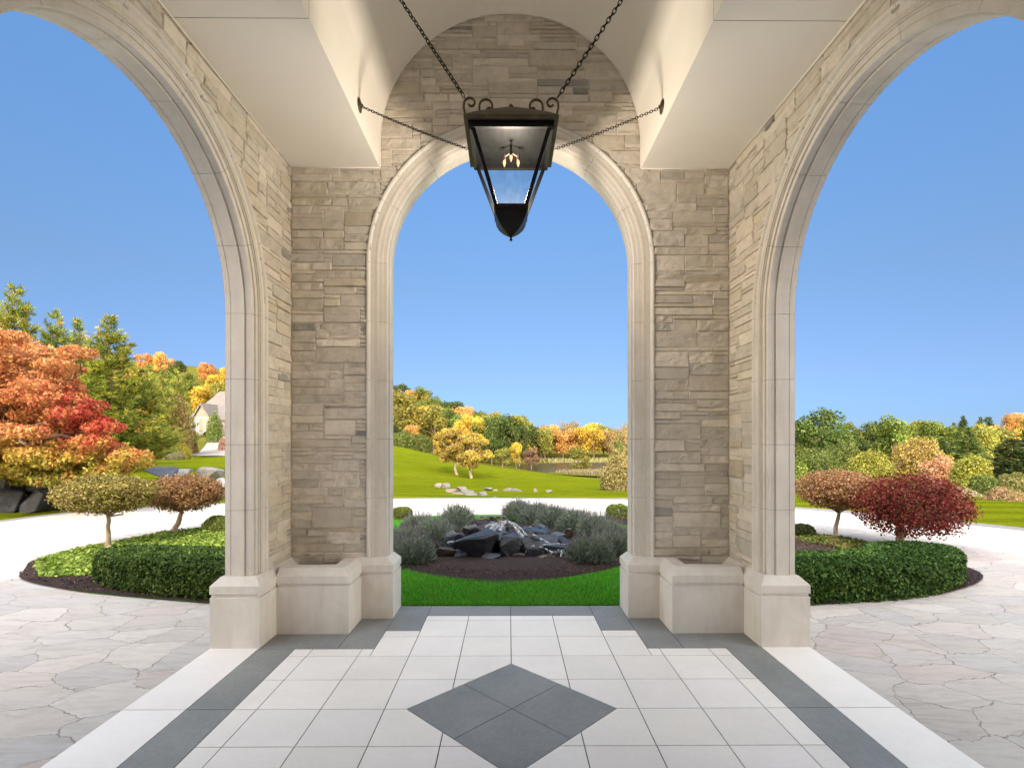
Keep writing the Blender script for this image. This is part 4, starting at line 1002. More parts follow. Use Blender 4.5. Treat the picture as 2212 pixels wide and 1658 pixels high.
# lavender
LAV = [(.20, .25, .17), (.14, .19, .12), (.29, .33, .25), (.28, .27, .26)]
def lavender(c, rx, ry, h, label, seed, n=2600):
    global nr; nr = np.random.default_rng(seed)
    P, D = [], []; root = thing('lavender', label, 'plant', tuple(c), group='lavender around the fountain')
    d = nr.normal(size=(n*3, 3)); d /= np.linalg.norm(d, axis=1)[:, None]; d = d[d[:, 2] > -.05][:n]
    q = .55+.45*nr.random(len(d))**.6; lump = 1+.14*np.array([noise.noise(Vector(tuple(v*2.6+seed))) for v in d])
    base = d*np.array([rx, ry, h])*(q*lump)[:, None]
    C = pal(len(base), LAV, [.35, .3, .25, .1], .3)
    # short stiff leaves pointing outwards
    axis = d*.8+nr.normal(size=d.shape)*.45; axis[:, 2] = np.abs(axis[:, 2])+.25; axis /= np.linalg.norm(axis, axis=1)[:, None]
    sd_ = np.cross(axis, nr.normal(size=d.shape)); sd_ /= np.linalg.norm(sd_, axis=1)[:, None]
    L = (.055+.03*nr.random(len(d)))[:, None]; W = .0065
    V = np.stack([base-sd_*W, base+sd_*W, base+axis*L+sd_*W*.3, base+axis*L-sd_*W*.3], 1).reshape(-1, 3); Fq = np.arange(len(V)).reshape(-1, 4)
    link('foliage', mesh_np('lav', V, Fq, M['leaf'], col=np.repeat(C, 4, 0)), root)
    # flower spikes above
    m_ = d[:, 2] > .25; b = base[m_][:int(n*.11)]; k = len(b); ax = d[m_][:k]*.55+nr.normal(size=(k, 3))*.16+np.array([0, 0, .9]); ax /= np.linalg.norm(ax, axis=1)[:, None]
    hh = (.08+.06*nr.random(k))[:, None]; sd_ = np.cross(ax, nr.normal(size=(k, 3))); sd_ /= np.linalg.norm(sd_, axis=1)[:, None]
    s1 = np.stack([b-sd_*.0018, b+sd_*.0018, b+ax*hh+sd_*.0018, b+ax*hh-sd_*.0018], 1); t0 = b+ax*hh; t1 = t0+ax*.03
    s2 = np.stack([t0-sd_*.0045, t0+sd_*.0045, t1+sd_*.003, t1-sd_*.003], 1)
    V = np.concatenate([s1.reshape(-1, 3), s2.reshape(-1, 3)]); Fq = np.arange(len(V)).reshape(-1, 4)
    C = np.concatenate([np.tile([.20, .24, .15], (k*4, 1)), np.repeat(pal(k, [(.22, .19, .24), (.26, .22, .22), (.20, .17, .20)], None, .2), 4, 0)])
    link('flower_spike', mesh_np('lavf', V, Fq, M['leaf'], col=C), root)
for k, (x, y, w_, h_, lb) in enumerate([
    (893, 1213, 46, 46, 'full lavender clump nearest the left pedestal'), (868, 1182, 40, 36, 'lavender clump behind the one at the left pedestal'),
    (938, 1172, 46, 46, 'lavender clump left of the blue-grey slab'), (905, 1150, 40, 34, 'low lavender clump on the left rear lawn edge'),
    (988, 1146, 40, 52, 'tall lavender clump at the left rear beside the dry-stone edge'),
    (1120, 1124, 34, 42, 'lavender clump right behind the dry-stone edge'), (1160, 1130, 40, 40, 'first lavender of the right rear row'),
    (1200, 1138, 42, 42, 'second lavender of the right rear row'), (1245, 1146, 44, 42, 'third lavender of the right rear row'), (1290, 1156, 42, 40, 'fourth lavender of the right rear row'),
    (1276, 1211, 48, 46, 'full lavender clump in front of the long flat slab'), (1325, 1196, 44, 40, 'lavender clump nearest the right pedestal'), (1322, 1170, 40, 36, 'lavender clump at the right edge of the bed'),
    (850, 1200, 30, 30, 'lavender clump half hidden by the left jamb')]):
    p = gp(x, y, .03); s = p.y/F
    lavender(p, w_*s*1.05, w_*s*.95, h_*s*.98, lb, 700+k, 3000)

# ================================================================== BEYOND THE COURT
def gt(x, y, y0=8, y1=400):
    """where the line of sight through (x, y) meets the terrain"""
    Ys = np.geomspace(y0, y1, 500); P = [pt(x, y, q) for q in Ys]
    zt = terrain([p.x for p in P], [p.y for p in P])
    for p, z in zip(P, zt):
        if p.z <= z+.01: return Vector((p.x, p.y, z))
    return Vector((P[-1].x, P[-1].y, zt[-1]))
# gravel strip round the drive
M['gravel'] = simple('gravel', (.34, .33, .31), (.14, .135, .13), .95, 60, 1.0, .03, 55)
L_ = len(drive_out); mb = MB(); vs = []
for i in range(L_):
    a, b = drive_out[i-1], drive_out[(i+1) % L_]; d = (b-a).normalized(); nrm = Vector((-d.y, d.x, 0))
    if nrm.dot(drive_out[i]-Vector((0, 5, 0))) < 0: nrm = -nrm
    p = drive_out[i]; q = p+nrm*(.22 if p.x < 3 else .38); vs += [(p.x-nrm.x*.03, p.y-nrm.y*.03, -.004), (p.x-nrm.x*.03, p.y-nrm.y*.03, -.03), (q.x, q.y, -.004), (q.x, q.y, -.1)]
fs = []
for i in range(L_-1):
    a, b = i*4, (i+1)*4; fs += [(a, b, b+2, a+2), (a+1, b+1, b, a), (a+2, b+2, b+3, a+3)]
mb.add(vs, fs); tag(mb.build('gravel_strip', M['gravel']), kind='structure')

def boulder(x, y, w_, h_, Y, col, label, group, seed, mat='dry_rock', name='boulder', sink=.0, depth=.8):
    p = pt(x, y, Y); s = Y/F
    o = link(name, rock_mesh(name, w_*s, w_*s*depth, h_*s, col, seed, mat, npts=12)); o.location = p; o.rotation_euler.z = rnd.uniform(-.3, .3)
    return tag(o, label, 'boulder', group)
# dark rockery; the maple's shade is also put into the stone colours
k = 0
DR = [(.022, .024, .03), (.03, .033, .038), (.045, .042, .036), (.015, .017, .021)]
for (x, y, w_, h_, Y) in [(15, 1082, 74, 50, 12.7), (78, 1084, 62, 46, 12.7), (132, 1080, 56, 50, 12.9), (30, 1042, 70, 40, 13.1), (95, 1046, 66, 38, 13.2), (150, 1050, 40, 36, 13.4), (5, 1010, 60, 36, 13.6), (62, 1014, 60, 34, 13.7), (118, 1018, 56, 34, 13.8),
                          (165, 1075, 40, 44, 13.2), (195, 1055, 52, 40, 13.8), (-50, 1080, 70, 60, 12.6), (-45, 1030, 80, 50, 13.2), (170, 1022, 50, 36, 14.4), (225, 1030, 60, 40, 14.8), (210, 1080, 50, 40, 13.6)]:
    boulder(x, y, w_*1.1, h_*1.12, Y, DR[k % 4], 'dark boulder stacked in the rockery under the red and orange maple', 'rockery under the maple', 800+k); k += 1
for (x, y, w_, h_, Y, c, lb) in [(345, 1024, 62, 32, 15.8, (.07, .085, .12), 'blue-black boulder at the foot of the upper lawn, left of the pale pointed one'), (392, 1022, 46, 22, 16.2, (.26, .29, .29), 'pale pointed boulder right of the blue-black one'),
                                 (452, 1026, 56, 36, 16.6, (.24, .23, .21), 'grey boulder behind the leaning clipped tree'), (482, 1044, 30, 26, 16.0, (.30, .32, .33), 'light grey block at the right end of the boulder row'),
                                 (482, 1068, 26, 22, 15.2, (.10, .11, .11), 'dark block under the light grey one at the end of the row'), (425, 1050, 60, 36, 16.0, (.16, .16, .15), 'grey boulder hidden behind the leaning clipped tree crown'), (300, 1048, 70, 40, 15.2, (.09, .09, .10), 'dark boulder behind the yellow-green clipped tree'), (365, 1055, 60, 34, 15.4, (.13, .13, .13), 'mid-grey boulder between the two clipped trees')]:
    boulder(x, y, w_, h_, Y, c, lb, 'boulder row along the upper lawn', 830+k); k += 1
# rock outcrop in the sloping lawn
TNR = [(.25, .20, .15), (.20, .18, .15), (.17, .17, .16)]
for j, (x0, y0, x1, y1, Y, lb) in enumerate([(510,1130,650,1180,17.5,'flat tan slab at the left of the lawn outcrop'),(610,1105,735,1150,18.2,'grey slab on top of the lawn outcrop'),(650,1140,780,1195,17.3,'large tilted slab in the middle of the lawn outcrop'),(560,1160,700,1200,16.8,'low grey slab at the front of the lawn outcrop'),
        (690,1160,815,1205,16.4,'tan block at the right front of the lawn outcrop'),(815,1155,900,1206,16.4,'rounded pale rock at the right end of the lawn outcrop'),(410,1070,490,1100,20,'pair-left flat rock above the outcrop'),(480,1070,560,1102,20,'pair-right flat rock above the outcrop'),(865,1112,950,1140,19,'first flat rock right of the outcrop'),
        (945,1125,1012,1142,19,'small flat rock after the first one'),(1025,1115,1120,1146,19,'pale flat rock in the middle of the lawn edge row'),(1120,1120,1226,1147,19,'long flat rock in the lawn edge row'),(1325,1117,1362,1148,18.6,'small upright stone alone on the lawn'),(1436,1131,1500,1147,18.6,'last flat stone at the right of the lawn row'),(938,1194,1000,1210,15.6,'flat stone lying at the drive edge')]):
    boulder(842+.2343*(x0+x1)/2, 793.5+.2343*(y0+y1)/2, (x1-x0)*.2343, (y1-y0)*.2343*1.5, Y, TNR[j % 3], lb, 'flat rocks in the lawn', 860+j, name='lawn_rock', depth=.7)

# ---------- the maple
def maple():
    global nr, rnd; nr = np.random.default_rng(77); rnd = random.Random(77)
    Y0 = 13.2; base = pt(70, 1030, 13.6); gz = tz(base.x, base.y); base.z = gz
    root = thing('maple_tree', 'broad autumn maple, orange above, scarlet at right and yellow-green below', 'tree', tuple(base))
    Ls = [(30,752,75,34),(75,790,95,42),(-40,790,90,50),(20,840,110,44),(120,840,75,40),(140,880,70,40),(172,905,48,44),(195,932,34,32),(60,900,110,40),(-60,880,100,60),(-20,950,110,46),(70,960,100,42),(140,970,80,40),(40,1000,110,30),(-60,1000,90,34),(150,1000,60,26),(225,985,56,22),(262,995,34,14),(110,1020,50,18),(190,1010,45,14)]
    blobs = []
    for x, y, w_, h_ in Ls:
        for q in range(2):
            Yb_ = Y0+rnd.uniform(-1.3, 1.6); p = pt(x+rnd.uniform(-14, 14), y+rnd.uniform(-8, 8), Yb_)-base; s = Y0/F
            blobs.append(((p.x, p.y, p.z), (w_*s*.72, w_*s*.72, h_*s*1.0)))
    for q in range(110):
        x, y, w_, h_ = rnd.choice(Ls); p = pt(x+rnd.uniform(-1, 1)*w_, y+rnd.uniform(-.9, .9)*h_, Y0+rnd.uniform(-2, 1.4))-base
        if x+w_*.6 > 225 and y < 960: continue
        blobs.append(((p.x, p.y, p.z), (.42, .42, .16)))
    def tint(P, C):
        W = P+np.array(base); sx = 1106+F*(W[:, 0]-CAMX)/W[:, 1]; sy = 948-F*(W[:, 2]-CAMZ)/W[:, 1]
        n = len(P); v = (1+.25*nr.normal(size=(n, 1))).clip(.4, 1.7)
        OR = np.array([.56, .25, .10]); RD = np.array([.42, .055, .035]); YL = np.array([.46, .34, .035]); GR = np.array([.17, .22, .025])
        t = ((sx-90)/90).clip(0, 1)*(1-np.abs(sy-900)/110).clip(0, 1)*1.6*.75+nr.normal(size=n)*.28+.3*np.sin(sx*.11+sy*.07)*((sx-60)/80).clip(0, 1)+.4*np.exp(-((sx-60)/70)**2-((sy-850)/28)**2)
        g = ((sy-925)/70).clip(0, 1)+nr.normal(size=n)*.22
        c = OR+(RD-OR)*t.clip(0, 1)[:, None]; yl = YL+(GR-YL)*((sy-960)/90+nr.normal(size=n)*.3).clip(0, 1)[:, None]
        c = c+(yl-c)*(g*(1-t.clip(0, .8))).clip(0, 1)[:, None]; return (c*v).clip(.01, 1)
    me = crown_mesh('maple', blobs, 130000, .046, [(1, 1, 1)], None, .1, .5, 1.9, 'leaf', tint, droop=np.array([0, 0, -.4]), spread=1.5)
    link('crown', me, root)
    mb = MB(); top = pt(60, 940, 13.4)-base; limb(mb, (0, 0, -.3), top, .16, .11, .05, 8)
    for b, r_ in blobs[::2]: limb(mb, top, b, .06, .012, .08, 5)
    mb.build('trunk', M['bark'], root)
maple()

# ---------- pines and spruces
def pine_meshes(seed, h, rmax, cols, w, tuft=.16, whorls=24, per=6, droop=0.0, dens=10, nw=.013, narrow=1.0, lift=.25):
    r_ = random.Random(seed); g = np.random.default_rng(seed); mb = MB()
    limb(mb, (0, 0, -.4), (r_.uniform(-.1, .1), 0, h*.98), h*.022, .01, .01, 7, 8)
    Ps, Ax = [], []
    for k in range(whorls):
        t = (k+.5)/whorls; z = h*(.10+.9*t); L = rmax*((1-t)**.75*.95+.06)*r_.uniform(.75, 1.12)
        for j in range(per if t < .85 else 4):
            a = r_.random()*6.283; l = L*r_.uniform(.65, 1.1); e = Vector((math.cos(a)*l, math.sin(a)*l, l*(lift*(.4+t)-droop*(1-t*.5))))
            st = Vector((0, 0, z)); mid = st+e*.55+Vector((0, 0, -.05*l)); end = st+e+Vector((0, 0, .1*l*(1-droop)))
            mb.tube([st, mid, end], [.012*l+.006, .008*l+.004, .004], 4, caps=False)
            m_ = max(3, int(l/.16))
            for q in range(m_):
                u = .25+.75*(q+r_.random()*.6)/m_; pc = st.lerp(mid, u/.55) if u < .55 else mid.lerp(end, min(1, (u-.55)/.45))
                side = Vector((-math.sin(a), math.cos(a), 0))*r_.gauss(0, .17)*l*(1.1-u*.5)*narrow
                Ps.append(pc+side+Vector((0, 0, r_.gauss(0, .03)))); Ax.append((e.normalized()+side.normalized()*.5 if side.length else e.normalized())+Vector((0, 0, .35-droop)))
    P = np.array([tuple(p) for p in Ps]); A = np.array([tuple(p) for p in Ax]); A /= np.linalg.norm(A, axis=1)[:, None]
    P = np.repeat(P, dens, 0); A = np.repeat(A, dens, 0); n = len(P)
    ax = A+g.normal(size=(n, 3))*.6; ax /= np.linalg.norm(ax, axis=1)[:, None]; sd_ = np.cross(ax, g.normal(size=(n, 3))); sd_ /= np.linalg.norm(sd_, axis=1)[:, None]
    L = tuft*(.7+.6*g.random(n))[:, None]; P = P+g.normal(size=(n, 3))*tuft*.22
    V = np.stack([P-sd_*nw, P+sd_*nw, P+ax*L+sd_*nw*.4, P+ax*L-sd_*nw*.4], 1).reshape(-1, 3)
    cols = np.array(cols); tc_ = g.choice(len(cols), n//dens, p=w); C = np.repeat(cols[tc_], dens, 0)*(1+.2*g.normal(size=(n, 1))).clip(.4, 1.6)
    return mesh_np('needles', V, np.arange(n*4).reshape(n, 4), M['needle'], col=np.repeat(C, 4, 0)), mb
def put_tree(name, label, crown, trunkme, loc, scale, rz, group, cat='tree'):
    root = thing(name, label, cat, tuple(loc), rz, group); root.scale = (scale[0], scale[0], scale[1]) if isinstance(scale, tuple) else (scale,)*3
    link('crown', crown, root); link('trunk', trunkme, root); return root
def trunk_me(mb, mat='bark'):
    o = mb.build('trunk', M[mat]); me = o.data; bpy.data.objects.remove(o); return me
PC = [(.17, .23, .025), (.27, .30, .035), (.08, .13, .018), (.42, .32, .05)]
pm = [pine_meshes(31+i, 8.0, 2.5, PC, [.4, .28, .22, .10], .19, 28, 9, .0, 15, .017) for i in range(3)]
pm = [(a, trunk_me(b)) for a, b in pm]
def tree_at(name, label, pair, x, ytop, Y, h0, r0, wpx=None, group=None, rz=0, zb=None):
    top = pt(x, ytop, Y); zb = tz(top.x, top.y)-.15 if zb is None else zb; sz = (top.z-zb)/h0; sx = (wpx*Y/F/2)/r0 if wpx else sz
    return put_tree(name, label, pair[0], pair[1], (top.x, top.y, zb), (sx, sz), rz, group)
for (x, yt, Y, wp, v, rz, lb) in [(34, 618, 25, 190, 0, 0, 'tallest pine at the far left with a pointed top'), (-70, 640, 27, 200, 1, 1, 'pine at the left edge of the view'), (120, 672, 27, 150, 1, 2.2, 'dark green pine right of the tallest one'), (168, 690, 29, 130, 2, .7, 'pine between the dark green one and the full one'),
                                  (238, 683, 23, 215, 2, 4, 'full yellow-green pine in the middle of the left arch view'), (300, 800, 25, 170, 0, 3, 'lower pine leaning over the upper lawn'), (200, 790, 22, 170, 1, 5, 'pine filling in behind the red side of the maple'), (90, 760, 30, 170, 2, 5.5, 'pine behind the crown of the maple')]:
    tree_at('pine_tree', lb, pm[v], x, yt, Y, 8.0, 2.5, wp, 'pines behind the maple', rz)
PD = [(.17, .20, .03), (.26, .25, .045), (.08, .11, .02)]
a_, b_ = pine_meshes(41, 7.5, 3.0, PD, [.45, .33, .22], .26, 20, 8, 0, 12, .022); pd_ = (a_, trunk_me(b_))
tree_at('pine_tree', 'olive pine beside the neighbouring house', pd_, 384, 800, 62, 7.5, 3.0, 98, None, 1.0)
tree_at('pine_tree', 'shorter olive pine left of the one beside the house', pd_, 345, 815, 58, 7.5, 3.0, 110, None, 2.0)
tree_at('pine_tree', 'pine behind the full yellow-green pine, above the upper lawn', pd_, 318, 790, 50, 7.5, 3.0, 120, None, 4.0)

# ---------- broadleaved trees: meshes by colour
def decid(seed, h, r, cols, w, n=1900, size=.34, low=.13):
    global nr; nr = np.random.default_rng(seed); q = random.Random(seed); blobs = []
    for k in range(16):
        a = q.random()*6.283; e = q.uniform(-.8, .95); rr_ = r*math.sqrt(max(.05, 1-e*e))*q.uniform(.35, .8)
        blobs.append(((rr_*math.cos(a), rr_*math.sin(a), h*(low+1)/2+e*h*(1-low)/2*.78), (r*q.uniform(.28, .45),)*2+(h*(1-low)*q.uniform(.13, .2),)))
    me = crown_mesh('crown', blobs, n, size, cols, w, .22, .6, 1.3)
    mb = MB(); limb(mb, (0, 0, -.6), (0, 0, h*.55), h*.025, h*.015, .03, 6)
    for b, _ in blobs[::3]: limb(mb, (0, 0, h*.38), b, h*.012, h*.003, .06, 4)
    return me, trunk_me(mb)
KC = {'G': ('green', [(.13, .18, .03), (.09, .135, .022), (.18, .21, .04)], [.4, .35, .25]),
      'D': ('dark green', [(.07, .11, .02), (.045, .075, .015), (.11, .14, .03)], [.4, .35, .25]),
      'O': ('orange', [(.55, .28, .09), (.60, .36, .10), (.40, .22, .06)], [.45, .3, .25]),
      'Y': ('golden yellow', [(.60, .42, .05), (.52, .33, .04), (.36, .28, .04)], [.45, .3, .25]),
      'L': ('olive', [(.23, .24, .045), (.17, .185, .035), (.32, .27, .05)], [.4, .35, .25]),
      'P': ('pinkish tan', [(.44, .29, .14), (.38, .24, .10), (.34, .26, .08)], [.4, .35, .25]),
      'B': ('grey-brown thinning', [(.32, .25, .12), (.27, .21, .09), (.40, .30, .07)], [.4, .35, .25]),
      'M': ('maroon-brown', [(.24, .13, .09), (.17, .10, .06), (.28, .18, .09)], [.4, .35, .25])}
DM = {k: [decid(60+i*7+ord(k), 9.0, 3.6, v[1], v[2], 2600 if k == 'B' else 4200, .27 if k != 'B' else .2) for i in range(2)] for k, v in KC.items()}
SP = {}
for k, cols in (('dark', [(.05, .085, .025), (.035, .06, .018), (.09, .13, .03)]), ('green', [(.10, .15, .035), (.065, .105, .022), (.16, .19, .04)])):
    a_, b_ = pine_meshes(90+len(SP), 9.0, 2.6, cols, [.45, .3, .25], .34, 22, 9, .25, 8, .05, 1.2, .1); SP[k] = (a_, trunk_me(b_))
KEY = [(875,895,'L'),(925,880,'G'),(915,905,'L'),(975,925,'G'),(1045,925,'L'),(1180,950,'L'),(1255,935,'L'),(1305,935,'L'),(860,850,'D'),(885,862,'O'),(858,875,'P'),(900,882,'G'),(885,910,'Y'),(905,930,'O'),(962,893,'D'),(945,915,'P'),(930,935,'G'),(1000,908,'O'),(1010,930,'Y'),(1062,935,'D'),(1030,912,'G'),(1120,945,'D'),(1100,912,'P'),
       (1140,908,'D'),(1125,925,'L'),(1165,935,'B'),(1195,918,'G'),(1190,935,'O'),(1232,928,'B'),(1225,945,'O'),(1285,920,'D'),(1270,948,'Y'),(1322,935,'B'),(1240,975,'L'),(1150,980,'L'),(1115,972,'Y'),(1150,990,'M'),(1080,970,'L'),(900,905,'Y'),
       (950,950,'Y'),(900,957,'L'),(865,930,'Y'),(1350,945,'B'),(1300,960,'P'),(1320,980,'L'),(1210,965,'P'),
       (330,790,'O'),(380,795,'D'),(415,805,'Y'),(450,815,'O'),(480,815,'Y'),(440,840,'Y'),(400,830,'G'),(350,830,'G'),(360,800,'O'),(480,845,'L'),
       (1730,940,'G'),(1790,945,'D'),(1850,925,'G'),(1900,940,'L'),(1880,960,'G'),(1960,930,'G'),(1960,960,'L'),(2000,935,'L'),(2010,965,'G'),(1800,975,'G'),(2050,930,'G'),(2120,935,'Y'),(2155,930,'O'),(2180,960,'L'),(2140,990,'L'),(2080,960,'L'),(2100,1000,'L'),(1925,985,'L'),(1760,990,'G'),(1860,990,'L'),(2210,960,'L')]
LBL = {}
rnd = random.Random(5); nf = 0
def kind_at(p, jitter=5):
    sx = 1098.7+F*(p.x-CAMX)/p.y+rnd.gauss(0, jitter); sy = 948-F*(p.z-CAMZ)/p.y+rnd.gauss(0, jitter*.5)
    return min(KEY, key=lambda k: (k[0]-sx)**2+((k[1]-sy)*1.6)**2)[2]
def forest(x0, x1, Ys, step, where, smin=.85, smax=1.15, conif=0.0, hs=1.0):
    global nf
    for Y in Ys:
        xa, xb = pt(x0, 948, Y).x, pt(x1, 948, Y).x; x = xa+rnd.uniform(0, step)
        while x < xb:
            yy = Y+rnd.uniform(-.45, .45)*step; z = tz(x, yy)
            s = rnd.uniform(smin, smax)*hs
            if z > -3.05:
                k = kind_at(Vector((x, yy, z+5.5*s)))
                if rnd.random() < conif:
                    q = rnd.choice(['dark', 'green']); put_tree('spruce_tree', 'distant %s spruce standing in the wood %s' % (q, where), *SP[q], (x, yy, z-.3), s*.95, rnd.random()*6, 'spruces in the wood %s' % where)
                else:
                    put_tree('autumn_tree', 'distant %s broadleaved tree in the wood %s' % (KC[k][0], where), *DM[k][rnd.randrange(2)], (x, yy, z-.3), (s*rnd.uniform(.95, 1.2), s), rnd.random()*6, '%s trees in the wood %s' % (KC[k][0], where))
                nf += 1
            x += step*rnd.uniform(.8, 1.25)
forest(720, 835, [128, 146, 166, 186], 8.0, 'beyond the sloping lawn')
forest(835, 1120, [95, 103, 112, 122, 133, 145, 158, 172, 187], 5.3, 'beyond the sloping lawn')
forest(1120, 1375, [110, 115, 121, 128, 136, 145], 4.4, 'beyond the pond', .7, 1.08)
forest(1120, 1375, [105, 118], 5.2, 'along the pond shore', .42, .62)
forest(840, 1120, [90, 101, 114], 6.0, 'at the foot of the hill', .42, .6)
forest(290, 505, [150, 172, 196, 222], 8.5, 'above the neighbouring house', 1.0, 1.3)
forest(1700, 2240, [64, 78, 96, 120], 7.4, 'right of the porch', .6, .95, .34)
forest(1700, 2240, [150, 185], 9.5, 'right of the porch', .85, 1.2, .25)
# single trees that stand out
for (x, yt, Y, wp, k, nm, lb) in [(1748, 924, 88, 34, 'green', 'spruce_tree', 'left one of the twin pointed spruces at the left of the right arch view'), (1768, 921, 88, 34, 'dark', 'spruce_tree', 'right one of the twin pointed spruces at the left of the right arch view'),
        (1828, 916, 84, 44, 'green', 'spruce_tree', 'tall spruce rising above the bronze-orange clipped tree'), (1936, 914, 84, 36, 'green', 'spruce_tree', 'spruce whose tip breaks the skyline above the red clipped tree'), (2012, 925, 80, 26, 'dark', 'spruce_tree', 'small dark spruce tip on the right skyline'),
        (2092, 922, 46, 92, 'green', 'spruce_tree', 'broad spruce left of the dark one at the right edge'), (2185, 948, 34, 130, 'dark', 'spruce_tree', 'very dark broad spruce near the right edge'), (2232, 905, 40, 110, 'dark', 'spruce_tree', 'dark spruce cut by the right edge of the view'),
        (2050, 985, 40, 70, 'dark', 'spruce_tree', 'low dark spruce behind the orange bush'), (2035, 945, 62, 60, 'dark', 'spruce_tree', 'dark spruce behind the yellow round bush'), (853, 918, 92, 40, 'dark', 'spruce_tree', 'dark spruce at the left jamb above the sloping lawn')]:
    tree_at(nm, lb, SP[k], x, yt, Y, 9.0, 2.6, wp, None, rnd.random()*6)
for (x, yt, Y, wp, k, lb) in [(1878, 912, 92, 64, 'D', 'rounded dark tree on the right skyline'), (2110, 918, 60, 90, 'L', 'olive tree behind the broad spruce'), (2150, 915, 66, 80, 'O', 'orange tree behind the dark spruces on the right'), (2195, 925, 70, 60, 'Y', 'yellow tree top at the right edge'),
        (1000, 893, 82, 66, 'Y', 'large golden tree behind the two lawn trees'), (1062, 905, 88, 52, 'D', 'dark rounded oak right of the golden tree'), (1122, 912, 92, 56, 'D', 'spreading dark oak above the pond'), (965, 880, 100, 60, 'D', 'dark oak on the hill ridge left of centre'),
        (1115, 955, 84, 34, 'Y', 'small bright yellow tree on the pond bank'), (1148, 965, 84, 40, 'M', 'maroon-brown tree on the pond bank'), (1250, 965, 78, 56, 'L', 'olive willow standing on the far pond shore'), (1085, 968, 80, 50, 'L', 'olive bush left of the small yellow tree'), (1340, 955, 60, 50, 'G', 'green willow by the right jamb beyond the pond')]:
    tree_at('autumn_tree', lb, DM[k][rnd.randrange(2)], x, yt, Y, 9.0*.98, 3.6, wp, None, rnd.random()*6)
# the two young trees on the lawn
def lawn_tree(x, yb, cxp, cyp, rx, ry, Y, label, seed):
    global nr, rnd; nr = np.random.default_rng(seed); rnd = random.Random(seed)
    b = pt(x, yb, Y); b.z = min(b.z, tz(b.x, b.y)+.4); b.z = tz(b.x, b.y); root = thing('young_tree', label, 'tree', tuple(b)); s = Y/F; blobs = []
    for k in range(26):
        a = rnd.random()*6.283; e = rnd.uniform(-.85, .95); q = rnd.uniform(.3, .8)*math.sqrt(max(.05, 1-e*e))
        c = pt(cxp+rx*q*math.cos(a), cyp-ry*e*.8, Y)-b; blobs.append(((c.x, rx*s*q*math.sin(a), c.z), (rx*s*.28, rx*s*.28, ry*s*.17)))
    me = crown_mesh('crown', blobs, 16000, .085, [(.46, .34, .06), (.50, .29, .09), (.27, .27, .05), (.38, .31, .06)], [.35, .2, .2, .25], .22, .8, 1.4, spread=1.6); link('crown', me, root)
    mb = MB(); t = pt(cxp*.3+x*.7, yb-45, Y)-b; limb(mb, (0, 0, -.3), t, .11, .075, .03, 7)
    for k, (c, r_) in enumerate(blobs[::2]): limb(mb, t*.85 if k % 2 else t, c, .05, .008, .08, 5)
    mb.build('trunk', M['bark_pale'], root)
lawn_tree(986, 1026, 972, 962, 48, 44, 38, 'left one of the two young golden trees on the sloping lawn', 5)
lawn_tree(1016, 1031, 1022, 975, 46, 44, 36, 'right one of the two young golden trees on the sloping lawn', 6)

